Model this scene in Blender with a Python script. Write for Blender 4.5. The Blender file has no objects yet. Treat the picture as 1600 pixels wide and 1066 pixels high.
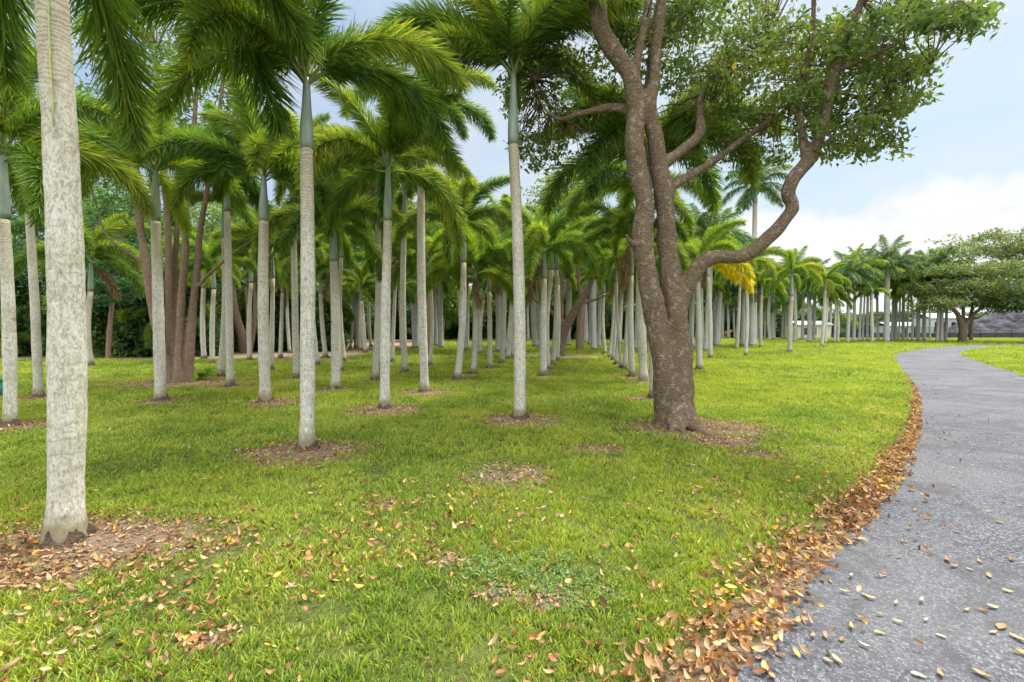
import bpy, math, random
import numpy as np
from mathutils import Vector, noise as mnoise

random.seed(7)
RNG = np.random.default_rng(7)
R = math.radians
scene = bpy.context.scene
COL = scene.collection

# ------------------------------------------------------------------ camera model
F = 711.0
CAM_Z = 1.6
PITCH = R(-1.45)
CP, SP = math.cos(PITCH), math.sin(PITCH)

def ray(u, v):
    rx = (u - 800) / F
    ru = (533 - v) / F
    return Vector((rx, CP - ru * SP, SP + ru * CP))

def at(u, v, Y):
    d = ray(u, v)
    return Vector((0, 0, CAM_Z)) + d * (Y / d.y)

def gnd(u, v):
    d = ray(u, v)
    return Vector((0, 0, CAM_Z)) + d * (CAM_Z / -d.z)

# ------------------------------------------------------------------ mesh helpers
def mesh_np(name, verts, faces, mats, attrs=None, smooth=False, matidx=None):
    """faces: (m,k) int array, uniform k"""
    verts = np.asarray(verts, dtype=np.float32)
    faces = np.asarray(faces, dtype=np.int32)
    me = bpy.data.meshes.new(name)
    n, (m, k) = len(verts), faces.shape
    me.vertices.add(n)
    me.vertices.foreach_set('co', verts.ravel())
    me.loops.add(m * k)
    me.loops.foreach_set('vertex_index', faces.ravel())
    me.polygons.add(m)
    me.polygons.foreach_set('loop_start', np.arange(0, m * k, k, dtype=np.int32))
    if smooth:
        me.polygons.foreach_set('use_smooth', np.ones(m, dtype=bool))
    else:
        me.polygons.foreach_set('use_smooth', np.zeros(m, dtype=bool))
    for mt in mats:
        me.materials.append(mt)
    if matidx is not None:
        me.polygons.foreach_set('material_index', np.asarray(matidx, dtype=np.int32))
    if attrs:
        for k2, a in attrs.items():
            at_ = me.attributes.new(k2, 'FLOAT', 'POINT')
            at_.data.foreach_set('value', np.asarray(a, dtype=np.float32))
    me.update(calc_edges=True)
    me.validate()
    return me

def link(name, me, parent=None, loc=None):
    o = bpy.data.objects.new(name, me)
    COL.objects.link(o)
    if parent is not None:
        o.parent = parent
    if loc is not None:
        o.location = loc
    return o

def tag(o, label=None, cat=None, group=None, kind=None):
    if label: o['label'] = label
    if cat: o['category'] = cat
    if group: o['group'] = group
    if kind: o['kind'] = kind
    return o

def empty(name, loc):
    o = bpy.data.objects.new(name, None)
    o.empty_display_size = 0.3
    COL.objects.link(o)
    o.location = loc
    return o

def catmull(pts, rad, step=0.12):
    P = [np.array(p, float) for p in pts]
    out, ro = [], []
    for i in range(len(P) - 1):
        p0 = P[i - 1] if i > 0 else 2 * P[0] - P[1]
        p1, p2 = P[i], P[i + 1]
        p3 = P[i + 2] if i + 2 < len(P) else 2 * P[-1] - P[-2]
        n = max(2, int(np.linalg.norm(p2 - p1) / step))
        for j in range(n):
            t = j / n
            q = 0.5 * ((2 * p1) + (-p0 + p2) * t + (2 * p0 - 5 * p1 + 4 * p2 - p3) * t * t + (-p0 + 3 * p1 - 3 * p2 + p3) * t ** 3)
            out.append(q); ro.append(rad[i] * (1 - t) + rad[i + 1] * t)
    out.append(P[-1]); ro.append(rad[-1])
    return np.array(out), np.array(ro)

def tube(pts, rad, nseg=12, rough=0.0, seed=0, cap=True):
    """quad tube; returns verts, quads"""
    pts = np.asarray(pts, float); rad = np.asarray(rad, float)
    n = len(pts)
    tan = np.gradient(pts, axis=0)
    tan /= np.linalg.norm(tan, axis=1)[:, None] + 1e-9
    ref = np.array([1.0, 0, 0]) if abs(tan[0][0]) < .8 else np.array([0, 1.0, 0])
    a = ref - tan[0] * ref.dot(tan[0]); a /= np.linalg.norm(a)
    V = []
    ang = np.linspace(0, 2 * math.pi, nseg, endpoint=False)
    for i in range(n):
        a = a - tan[i] * a.dot(tan[i]); a /= np.linalg.norm(a) + 1e-9
        b = np.cross(tan[i], a)
        for th in ang:
            d = a * math.cos(th) + b * math.sin(th)
            r = rad[i]
            if rough:
                q = pts[i] + d * r
                r *= 1 + rough * mnoise.noise(Vector((q[0] * 5 + seed, q[1] * 5, q[2] * 2.2))) + rough * .5 * mnoise.noise(Vector((q[0] * 14 + seed, q[1] * 14, q[2] * 6)))
            V.append(pts[i] + d * r)
    Q = []
    for i in range(n - 1):
        for j in range(nseg):
            k = (j + 1) % nseg
            Q.append((i * nseg + j, i * nseg + k, (i + 1) * nseg + k, (i + 1) * nseg + j))
    if cap:
        c0 = len(V); V.append(pts[0]); V.append(pts[-1])
        for j in range(0, nseg, 2):
            Q.append((c0, (j + 2) % nseg, j + 1, j))
            e = (n - 1) * nseg
            Q.append((c0 + 1, e + j, e + j + 1, e + (j + 2) % nseg))
    return np.array(V), np.array(Q)

def merge(parts):
    V, Q, o = [], [], 0
    for v, q in parts:
        V.append(v); Q.append(np.asarray(q) + o); o += len(v)
    return np.concatenate(V), np.concatenate(Q)

# leaves in bulk ------------------------------------------------------------
LEAF_V = np.array([[0, 0, 0], [0.45, 0.24, 0.06], [1, 0, -0.06], [0.45, -0.24, 0.06], [0.5, 0, -0.02]])
LEAF_T = np.array([[0, 4, 1], [1, 4, 2], [0, 3, 4], [3, 2, 4]])

def norm(a):
    return a / (np.linalg.norm(a, axis=-1, keepdims=True) + 1e-9)

def leaves_mesh(pos, dirs, ups, size, lv):
    x = norm(dirs)
    y = norm(np.cross(ups, x))
    z = np.cross(x, y)
    L = LEAF_V
    V = (pos[:, None, :] + size[:, None, None] * (x[:, None, :] * L[None, :, 0:1] + y[:, None, :] * L[None, :, 1:2] + z[:, None, :] * L[None, :, 2:3]))
    N = len(pos)
    T = LEAF_T[None] + (np.arange(N) * 5)[:, None, None]
    return V.reshape(-1, 3), T.reshape(-1, 3), np.repeat(lv, 5)

def clump_leaves(centers, per, sig, size, sizevar=.3, flat=.5, droop=.2):
    """sprays: each clump a short twig direction with leaves along it"""
    C = np.repeat(np.asarray(centers), per, axis=0)
    N = len(C); M = len(centers)
    tw = norm(RNG.normal(size=(M, 3)) * np.array([1, 1, flat]))
    t = RNG.uniform(-1, 1, (N, 1)) * sig * 1.5
    tw = np.repeat(tw, per, axis=0)
    pos = C + tw * t + RNG.normal(size=(N, 3)) * sig * .45 * np.array([1, 1, flat + .3])
    d = norm(tw * 1.0 + RNG.normal(size=(N, 3)) * .8 + np.array([0, 0, -droop]))
    up = norm(np.array([0, 0, 1.0]) + RNG.normal(size=(N, 3)) * .55)
    sz = size * RNG.uniform(1 - sizevar, 1 + sizevar, N)
    cv = np.repeat(RNG.uniform(0, 1, M), per)
    lv = np.clip(.55 * cv + .45 * RNG.uniform(0, 1, N), 0, 1)
    return leaves_mesh(pos, d, up, sz, lv)

# ------------------------------------------------------------------ materials
def new_mat(name):
    m = bpy.data.materials.new(name); m.use_nodes = True
    nt = m.node_tree; nt.nodes.clear()
    return m, nt, nt.nodes, nt.links

def N(nt, typ, **kw):
    n = nt.nodes.new(typ)
    for k, v in kw.items():
        if k.startswith('i_'):
            key = k[2:]
            n.inputs[int(key) if key.isdigit() else key].default_value = v
        else:
            setattr(n, k, v)
    return n

def ramp(nt, stops, fac=None, interp='LINEAR'):
    r = nt.nodes.new('ShaderNodeValToRGB')
    r.color_ramp.interpolation = interp
    el = r.color_ramp.elements
    while len(el) < len(stops): el.new(.5)
    for e, (p, c) in zip(el, stops):
        e.position = p; e.color = (*c, 1) if len(c) == 3 else c
    if fac is not None: nt.links.new(fac, r.inputs[0])
    return r

def mixc(nt, fac, a, b, mode='MIX'):
    m = nt.nodes.new('ShaderNodeMix'); m.data_type = 'RGBA'; m.blend_type = mode
    for s, i in ((fac, 0), (a, 6), (b, 7)):
        if isinstance(s, (int, float)): m.inputs[i].default_value = s
        elif isinstance(s, tuple): m.inputs[i].default_value = (*s, 1)
        else: nt.links.new(s, m.inputs[i])
    return m.outputs[2]

def mathn(nt, op, a, b=None, c=None, clamp=False):
    m = nt.nodes.new('ShaderNodeMath'); m.operation = op; m.use_clamp = clamp
    for i, s in enumerate((a, b, c)):
        if s is None: continue
        if isinstance(s, (int, float)): m.inputs[i].default_value = s
        else: nt.links.new(s, m.inputs[i])
    return m.outputs[0]

def coords(nt, kind='Position', scale=(1, 1, 1)):
    if kind == 'Position':
        g = nt.nodes.new('ShaderNodeNewGeometry'); src = g.outputs['Position']
    else:
        g = nt.nodes.new('ShaderNodeTexCoord'); src = g.outputs[kind]
    mp = nt.nodes.new('ShaderNodeMapping'); mp.inputs['Scale'].default_value = scale
    nt.links.new(src, mp.inputs[0])
    return mp.outputs[0]

def noise(nt, vec, scale, detail=4, rough=.55, dist=0.0):
    n = N(nt, 'ShaderNodeTexNoise'); nt.links.new(vec, n.inputs['Vector'])
    n.inputs['Scale'].default_value = scale; n.inputs['Detail'].default_value = detail
    n.inputs['Roughness'].default_value = rough; n.inputs['Distortion'].default_value = dist
    return n.outputs['Fac']

def out_principled(nt, color, rough=.8, bump=None, bump_s=.5, bump_d=.02, spec=.3, trans=None, tcolor=None):
    b = nt.nodes.new('ShaderNodeBsdfPrincipled')
    if isinstance(color, tuple): b.inputs['Base Color'].default_value = (*color, 1)
    else: nt.links.new(color, b.inputs['Base Color'])
    if isinstance(rough, (int, float)): b.inputs['Roughness'].default_value = rough
    else: nt.links.new(rough, b.inputs['Roughness'])
    b.inputs['Specular IOR Level'].default_value = spec
    if bump is not None:
        bp = nt.nodes.new('ShaderNodeBump'); bp.inputs['Strength'].default_value = bump_s
        bp.inputs['Distance'].default_value = bump_d
        nt.links.new(bump, bp.inputs['Height']); nt.links.new(bp.outputs[0], b.inputs['Normal'])
    o = nt.nodes.new('ShaderNodeOutputMaterial')
    if trans:
        t = nt.nodes.new('ShaderNodeBsdfTranslucent')
        if tcolor is None: tcolor = color
        if isinstance(tcolor, tuple): t.inputs[0].default_value = (*tcolor, 1)
        else: nt.links.new(tcolor, t.inputs[0])
        mx = nt.nodes.new('ShaderNodeMixShader'); mx.inputs[0].default_value = trans
        nt.links.new(b.outputs[0], mx.inputs[1]); nt.links.new(t.outputs[0], mx.inputs[2])
        nt.links.new(mx.outputs[0], o.inputs[0])
    else:
        nt.links.new(b.outputs[0], o.inputs[0])

def leaf_mat(name, stops, trans=.4, rough=.5, tint=(1.5, 1.45, .6), wn=.35, spec=.35, orand=.5):
    m, nt, nodes, links = new_mat(name)
    a = N(nt, 'ShaderNodeAttribute', attribute_name='lv')
    oi = N(nt, 'ShaderNodeObjectInfo')
    n = noise(nt, coords(nt), wn, 3)
    f = mathn(nt, 'MULTIPLY', a.outputs['Fac'], 1 - orand)
    f = mathn(nt, 'MULTIPLY_ADD', oi.outputs['Random'], orand, f)
    f = mathn(nt, 'ADD', f, mathn(nt, 'MULTIPLY', mathn(nt, 'SUBTRACT', n, .5), .8), clamp=True)
    c = ramp(nt, stops, f).outputs[0]
    tc = mixc(nt, 1.0, c, tint, 'MULTIPLY')
    out_principled(nt, c, rough, trans=trans, tcolor=tc, spec=spec)
    return m

M = {}
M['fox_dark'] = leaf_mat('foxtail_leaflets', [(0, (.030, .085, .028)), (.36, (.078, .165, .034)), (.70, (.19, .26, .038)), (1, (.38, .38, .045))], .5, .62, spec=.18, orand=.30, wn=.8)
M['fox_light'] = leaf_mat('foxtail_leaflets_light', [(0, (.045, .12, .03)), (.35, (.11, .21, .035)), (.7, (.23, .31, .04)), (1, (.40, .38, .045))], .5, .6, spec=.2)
M['frond_yellow'] = leaf_mat('yellowing_leaflets', [(0, (.18, .24, .02)), (.45, (.42, .40, .02)), (1, (.62, .44, .02))], .45, .5)
M['frond_dead'] = leaf_mat('dry_leaflets', [(0, (.12, .08, .04)), (1, (.25, .17, .08))], .2, .8)
M['royal'] = leaf_mat('royal_leaflets', [(0, (.035, .09, .03)), (.5, (.07, .15, .045)), (.85, (.15, .22, .06)), (1, (.28, .30, .06))], .4, .45)
M['rachis'] = leaf_mat('frond_stalk', [(0, (.10, .15, .04)), (1, (.20, .22, .08))], .0001, .5)
M['tree_leaf'] = leaf_mat('broad_leaves', [(0, (.028, .070, .026)), (.45, (.070, .13, .034)), (.72, (.13, .19, .042)), (.90, (.23, .23, .04)), (1, (.40, .22, .05))], .42, .45, tint=(1.4, 1.4, .75), wn=1.0)
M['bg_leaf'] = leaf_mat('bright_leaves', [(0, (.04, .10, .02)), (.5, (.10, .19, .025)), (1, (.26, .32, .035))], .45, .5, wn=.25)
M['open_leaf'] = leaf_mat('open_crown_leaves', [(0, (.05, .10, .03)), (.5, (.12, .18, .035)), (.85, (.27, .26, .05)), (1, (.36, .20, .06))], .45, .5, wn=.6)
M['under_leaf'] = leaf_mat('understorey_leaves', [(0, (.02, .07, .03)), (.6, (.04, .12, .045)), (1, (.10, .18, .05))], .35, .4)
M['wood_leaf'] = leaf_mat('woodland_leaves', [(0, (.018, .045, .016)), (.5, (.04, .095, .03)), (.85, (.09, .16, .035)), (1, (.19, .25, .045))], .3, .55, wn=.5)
M['rain_leaf'] = leaf_mat('raintree_leaves', [(0, (.05, .10, .045)), (.4, (.12, .17, .055)), (.75, (.22, .22, .07)), (1, (.33, .26, .10))], .4, .55, wn=.25)
M['far_leaf'] = leaf_mat('far_trees_leaves', [(0, (.04, .08, .04)), (.5, (.07, .12, .05)), (1, (.12, .17, .06))], .3, .6, wn=.12)

def palm_bark(name, pale, mid, brown, dark, fleck=1.0):
    m, nt, nodes, links = new_mat(name)
    top = N(nt, 'ShaderNodeAttribute', attribute_name='age').outputs['Fac']   # 0 base .. 1 top
    P = coords(nt, 'Position')
    Pv = coords(nt, 'Position', (1, 1, .32))
    oi = N(nt, 'ShaderNodeObjectInfo').outputs['Random']
    n1 = noise(nt, Pv, 38, 5, .65)
    n2 = noise(nt, P, 7, 4, .6)
    n3 = noise(nt, P, 2.2, 3, .5)
    nb = noise(nt, coords(nt, 'Position', (1, 1, .5)), 85, 3, .6)
    # ring scars
    sep = N(nt, 'ShaderNodeSeparateXYZ'); links.new(P, sep.inputs[0])
    zz = mathn(nt, 'MULTIPLY_ADD', sep.outputs[2], 9.0, mathn(nt, 'MULTIPLY', n2, 1.1))
    zz = mathn(nt, 'ADD', zz, mathn(nt, 'MULTIPLY', oi, 10))
    fr = mathn(nt, 'FRACT', zz)
    ring = mathn(nt, 'LESS_THAN', mathn(nt, 'ABSOLUTE', mathn(nt, 'SUBTRACT', fr, .5)), .075)
    zz2 = mathn(nt, 'ADD', mathn(nt, 'MULTIPLY', zz, 3.1), mathn(nt, 'MULTIPLY', n3, 5.0))
    ring2 = mathn(nt, 'PINGPONG', zz2, .5)
    c = ramp(nt, [(.33, mid), (.5, pale), (.64, tuple(min(1, x * 1.2) for x in pale))], n1).outputs[0]
    c = mixc(nt, mathn(nt, 'MULTIPLY', ramp(nt, [(.50, (0, 0, 0)), (.60, (1, 1, 1))], nb).outputs[0], .55 * fleck), c, brown)
    # olive algae and grey stains
    c = mixc(nt, mathn(nt, 'MULTIPLY', ramp(nt, [(.48, (0, 0, 0)), (.7, (1, 1, 1))], n3).outputs[0], .35), c, (.22, .24, .12))
    c = mixc(nt, mathn(nt, 'MULTIPLY', ramp(nt, [(.62, (0, 0, 0)), (.70, (1, 1, 1))], n2).outputs[0], .75), c, dark)
    ring = mathn(nt, 'MULTIPLY', ring, ramp(nt, [(.42, (.15, .15, .15)), (.6, (1, 1, 1))], n3).outputs[0])
    c = mixc(nt, mathn(nt, 'MULTIPLY', ring, .22), c, dark)
    sp_ = noise(nt, coords(nt, 'Position', (1, 1, .45)), 24, 3, .7)
    c = mixc(nt, mathn(nt, 'MULTIPLY', ramp(nt, [(.57, (0, 0, 0)), (.63, (1, 1, 1))], sp_).outputs[0], .55 * fleck), c, (.25, .22, .14))
    c = mixc(nt, mathn(nt, 'MULTIPLY', ramp(nt, [(.56, (0, 0, 0)), (.62, (1, 1, 1))], noise(nt, P, 17, 4, .7)).outputs[0], .5), c, (.62, .62, .57))
    # brown ringed young wood below the crownshaft
    ty = ramp(nt, [(.66, (0, 0, 0)), (.90, (1, 1, 1))], mathn(nt, 'ADD', top, mathn(nt, 'MULTIPLY', mathn(nt, 'SUBTRACT', n2, .5), .2))).outputs[0]
    young = mixc(nt, ramp(nt, [(.1, (0, 0, 0)), (.4, (1, 1, 1))], ring2).outputs[0], (.40, .35, .25), (.20, .14, .085))
    c = mixc(nt, mathn(nt, 'MULTIPLY', ty, .68), c, young)
    c = mixc(nt, mathn(nt, 'MULTIPLY', oi, .45), c, (.27, .25, .18), 'MIX')
    # damp soil-stained foot
    foot = mathn(nt, 'ADD', sep.outputs[2], mathn(nt, 'MULTIPLY', n2, -.25))
    fz = ramp(nt, [(.03, (1, 1, 1)), (.16, (0, 0, 0))], foot).outputs[0]
    c = mixc(nt, mathn(nt, 'MULTIPLY', fz, .85), c, (.17, .145, .07))
    h = mathn(nt, 'SUBTRACT', mathn(nt, 'ADD', mathn(nt, 'MULTIPLY', n1, .6), mathn(nt, 'MULTIPLY', nb, .3)), mathn(nt, 'MULTIPLY', ring, .5))
    out_principled(nt, c, .85, h, .7, .012, spec=.2)
    return m

M['fox_bark'] = palm_bark('foxtail_bark', (.50, .49, .44), (.33, .31, .24), (.19, .15, .09), (.15, .13, .10), 1.0)
M['royal_bark'] = palm_bark('royal_bark', (.41, .425, .43), (.32, .33, .325), (.25, .23, .19), (.16, .15, .14), .5)

def shaft_mat():
    m, nt, nodes, links = new_mat('crownshaft_green')
    P = coords(nt, 'Position', (1, 1, .25))
    n = noise(nt, P, 12, 4)
    oi = N(nt, 'ShaderNodeObjectInfo').outputs['Random']
    c = ramp(nt, [(.3, (.13, .17, .14)), (.6, (.21, .255, .215)), (.8, (.28, .30, .25))], n).outputs[0]
    c = mixc(nt, mathn(nt, 'MULTIPLY', oi, .5), c, (.13, .18, .09))
    out_principled(nt, c, .45, n, .15, .01, spec=.4)
    return m
M['shaft'] = shaft_mat()

def bark_mat(name, base, light, lichen, lich_amt=.55, sc=1.0):
    m, nt, nodes, links = new_mat(name)
    P = coords(nt, 'Position')
    Ph = coords(nt, 'Position', (1, 1, 2.6))
    n1 = noise(nt, Ph, 26 * sc, 7, .75, .6)
    n2 = noise(nt, P, 5 * sc, 4, .6)
    vo = N(nt, 'ShaderNodeTexVoronoi'); links.new(coords(nt, 'Position', (1, 1, 1.6)), vo.inputs['Vector']); vo.inputs['Scale'].default_value = 26 * sc
    wv = N(nt, 'ShaderNodeTexWave', wave_type='BANDS', bands_direction='Z'); links.new(P, wv.inputs['Vector'])
    wv.inputs['Scale'].default_value = 5 * sc; wv.inputs['Distortion'].default_value = 16; wv.inputs['Detail'].default_value = 4; wv.inputs['Detail Scale'].default_value = 1.6
    c = ramp(nt, [(.3, base), (.55, light), (.75, tuple(x * 1.3 for x in light))], n1).outputs[0]
    c = mixc(nt, mathn(nt, 'MULTIPLY', ramp(nt, [(.0, (1, 1, 1)), (.35, (0, 0, 0))], wv.outputs['Fac']).outputs[0], .3), c, tuple(x * .45 for x in base))
    ln = noise(nt, coords(nt, 'Position', (1, 1, .8)), 12 * sc, 8, .72)
    lm = mathn(nt, 'MULTIPLY', ramp(nt, [(.54, (0, 0, 0)), (.61, (1, 1, 1))], ln).outputs[0], lich_amt)
    lm = mathn(nt, 'MULTIPLY', lm, ramp(nt, [(.25, (1, 1, 1)), (.6, (.35, .35, .35))], n1).outputs[0])
    c = mixc(nt, lm, c, lichen)
    mo = mathn(nt, 'MULTIPLY', ramp(nt, [(.55, (0, 0, 0)), (.7, (1, 1, 1))], n2).outputs[0], .35)
    c = mixc(nt, mo, c, (.12, .12, .05))
    h = mathn(nt, 'ADD', mathn(nt, 'MULTIPLY', n1, .8), mathn(nt, 'MULTIPLY', wv.outputs['Fac'], .15))
    h = mathn(nt, 'ADD', h, mathn(nt, 'MULTIPLY', vo.outputs['Distance'], .5))
    out_principled(nt, c, .9, h, .9, .03, spec=.15)
    return m
M['bark'] = bark_mat('brown_bark', (.05, .034, .022), (.175, .125, .082), (.46, .43, .37), .65)
M['bark2'] = bark_mat('reddish_bark', (.13, .085, .06), (.25, .17, .12), (.42, .40, .36), .4, .8)
M['root'] = bark_mat('root_mass', (.045, .032, .022), (.12, .085, .06), (.2, .18, .14), .2, 1.6)

def ground_mat():
    m, nt, nodes, links = new_mat('lawn_ground')
    P = coords(nt, 'Position')
    bare = N(nt, 'ShaderNodeAttribute', attribute_name='bare').outputs['Fac']
    n0 = noise(nt, P, .35, 4, .6)
    n1 = noise(nt, P, 3.0, 5, .65)
    n2 = noise(nt, P, 38, 6, .7)
    n3 = noise(nt, P, 110, 3, .7)
    g = ramp(nt, [(.30, (.030, .038, .015)), (.5, (.095, .12, .03)), (.72, (.21, .20, .06))], n2).outputs[0]
    g = mixc(nt, mathn(nt, 'MULTIPLY', ramp(nt, [(.45, (0, 0, 0)), (.7, (1, 1, 1))], n1).outputs[0], .5), g, (.15, .19, .04))
    g = mixc(nt, mathn(nt, 'MULTIPLY', ramp(nt, [(.5, (0, 0, 0)), (.65, (1, 1, 1))], n0).outputs[0], .35), g, (.20, .26, .03))
    s = ramp(nt, [(.3, (.09, .065, .045)), (.52, (.23, .17, .12)), (.72, (.38, .29, .20))], n2).outputs[0]
    s = mixc(nt, mathn(nt, 'MULTIPLY', ramp(nt, [(.5, (0, 0, 0)), (.62, (1, 1, 1))], n3).outputs[0], .6), s, (.33, .21, .12))
    bf = mathn(nt, 'ADD', bare, mathn(nt, 'MULTIPLY', mathn(nt, 'SUBTRACT', n1, .5), 1.6))
    bf = ramp(nt, [(.38, (0, 0, 0)), (.72, (1, 1, 1))], bf).outputs[0]
    c = mixc(nt, bf, g, s)
    h = mathn(nt, 'ADD', n2, mathn(nt, 'MULTIPLY', n3, .5))
    out_principled(nt, c, .95, h, 1.0, .03, spec=.1)
    return m
M['ground'] = ground_mat()

def asphalt_mat():
    m, nt, nodes, links = new_mat('worn_asphalt')
    P = coords(nt, 'Position')
    n0 = noise(nt, P, .5, 4, .6)
    n1 = noise(nt, P, 2.6, 5, .6)
    n2 = noise(nt, P, 45, 4, .75)
    vo = N(nt, 'ShaderNodeTexVoronoi'); links.new(P, vo.inputs['Vector']); vo.inputs['Scale'].default_value = 95
    c = ramp(nt, [(.30, (.014, .015, .020)), (.5, (.074, .078, .092)), (.68, (.18, .186, .205))], n2).outputs[0]
    sepc = N(nt, 'ShaderNodeSeparateColor'); links.new(vo.outputs['Color'], sepc.inputs[0])
    c = mixc(nt, mathn(nt, 'MULTIPLY', mathn(nt, 'GREATER_THAN', sepc.outputs[0], .86), .4), c, (.36, .36, .37))
    c = mixc(nt, mathn(nt, 'MULTIPLY', mathn(nt, 'LESS_THAN', sepc.outputs[1], .2), .55), c, (.05, .05, .06))
    c = mixc(nt, mathn(nt, 'MULTIPLY', ramp(nt, [(.5, (0, 0, 0)), (.72, (1, 1, 1))], n1).outputs[0], .6), c, (.07, .07, .08))
    c = mixc(nt, mathn(nt, 'MULTIPLY', ramp(nt, [(.4, (1, 1, 1)), (.6, (0, 0, 0))], n0).outputs[0], .4), c, (.15, .15, .155))
    n5 = noise(nt, P, .9, 6, .7, 1.2)
    c = mixc(nt, mathn(nt, 'MULTIPLY', ramp(nt, [(.50, (0, 0, 0)), (.60, (1, 1, 1))], n5).outputs[0], .55), c, (.055, .055, .06))
    # narrow meandering cracks
    vc = N(nt, 'ShaderNodeTexVoronoi', feature='DISTANCE_TO_EDGE'); vc.inputs['Scale'].default_value = .9
    wp = N(nt, 'ShaderNodeTexNoise'); wp.inputs['Scale'].default_value = 3; links.new(P, wp.inputs['Vector'])
    mx = nt.nodes.new('ShaderNodeMix'); mx.data_type = 'VECTOR'; mx.inputs[0].default_value = .25
    links.new(P, mx.inputs[4]); links.new(wp.outputs['Color'], mx.inputs[5]); links.new(mx.outputs[1], vc.inputs['Vector'])
    ck = mathn(nt, 'LESS_THAN', vc.outputs['Distance'], .006)
    ck = mathn(nt, 'MULTIPLY', ck, mathn(nt, 'GREATER_THAN', n0, .5))
    c = mixc(nt, mathn(nt, 'MULTIPLY', ck, .6), c, (.05, .05, .05))
    h = mathn(nt, 'ADD', n2, mathn(nt, 'MULTIPLY', vo.outputs['Distance'], .6))
    out_principled(nt, c, .9, h, .8, .012, spec=.2)
    return m
M['asphalt'] = asphalt_mat()

def grass_mat():
    m, nt, nodes, links = new_mat('grass_blades')
    a = N(nt, 'ShaderNodeAttribute', attribute_name='lv').outputs['Fac']
    oi = N(nt, 'ShaderNodeObjectInfo').outputs['Random']
    P = coords(nt)
    n = noise(nt, P, .8, 4, .6)
    nf = noise(nt, P, .22, 3)
    f = mathn(nt, 'MULTIPLY_ADD', a, .55, mathn(nt, 'MULTIPLY', oi, .25))
    f = mathn(nt, 'ADD', f, mathn(nt, 'MULTIPLY', mathn(nt, 'SUBTRACT', n, .38), 1.15), clamp=True)
    c = ramp(nt, [(0, (.035, .075, .025)), (.28, (.11, .19, .035)), (.55, (.235, .325, .045)), (.80, (.40, .445, .065)), (.95, (.46, .45, .18)), (1, (.40, .29, .13))], f).outputs[0]
    c = mixc(nt, mathn(nt, 'MULTIPLY', ramp(nt, [(.42, (0, 0, 0)), (.65, (1, 1, 1))], nf).outputs[0], .35), c, (.44, .45, .04))
    tc = mixc(nt, 1.0, c, (1.3, 1.3, .6), 'MULTIPLY')
    out_principled(nt, c, .55, trans=.38, tcolor=tc, spec=.25)
    return m
M['grass'] = grass_mat()
M['litter'] = leaf_mat('fallen_leaf', [(0, (.12, .05, .02)), (.3, (.27, .125, .045)), (.6, (.38, .20, .07)), (.88, (.44, .29, .14)), (.95, (.58, .28, .04)), (1, (.60, .44, .06))], .15, .6, tint=(1, .8, .5), orand=1.0, wn=.9)
M['litter_dark'] = leaf_mat('mulch_leaf', [(0, (.13, .075, .04)), (.4, (.31, .20, .11)), (1, (.54, .39, .23))], .1, .75, tint=(1, .8, .5), orand=.7)
M['litter_path'] = leaf_mat('path_leaf', [(0, (.24, .13, .05)), (.4, (.40, .29, .15)), (.75, (.52, .44, .30)), (1, (.58, .36, .08))], .15, .6, tint=(1, .8, .5), orand=1.0)
M['weed'] = leaf_mat('clover_leaves', [(0, (.08, .15, .04)), (1, (.20, .29, .07))], .3, .55)

def simple(name, col, rough=.7, nscale=None, var=.25, spec=.3):
    m, nt, nodes, links = new_mat(name)
    if nscale:
        n = noise(nt, coords(nt), nscale, 4)
        c = ramp(nt, [(.3, tuple(x * (1 - var) for x in col)), (.7, tuple(min(1, x * (1 + var)) for x in col))], n).outputs[0]
        out_principled(nt, c, rough, n, .4, .02, spec=spec)
    else:
        out_principled(nt, col, rough, spec=spec)
    return m
M['mulch'] = simple('mulch_bed', (.17, .12, .085), .95, 6, .5, .1)
M['rubble'] = simple('rubble_stone', (.055, .053, .062), .95, .7, .6, .1)
M['white'] = simple('white_paint', (.38, .42, .40), .5, 2, .08)
M['black'] = simple('black_fence', (.03, .035, .035), .6, 3, .3)
M['cream'] = simple('cream_wall', (.55, .50, .40), .7, 2, .1)
M['red'] = simple('red_plastic', (.50, .045, .04), .4, 3, .15)
M['orange'] = simple('orange_plastic', (.65, .25, .05), .4, 3, .15)
M['yellow'] = simple('yellow_plastic', (.72, .48, .05), .4, 3, .15)
M['teal'] = simple('teal_plastic', (.05, .40, .32), .4, 3, .15)
M['dgreen'] = simple('green_plastic', (.02, .15, .09), .4, 3, .15)
M['vine'] = simple('green_vine', (.34, .38, .12), .6, 20, .2)
M['darkglass'] = simple('dark_opening', (.03, .03, .03), .3, 2, .2)

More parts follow.
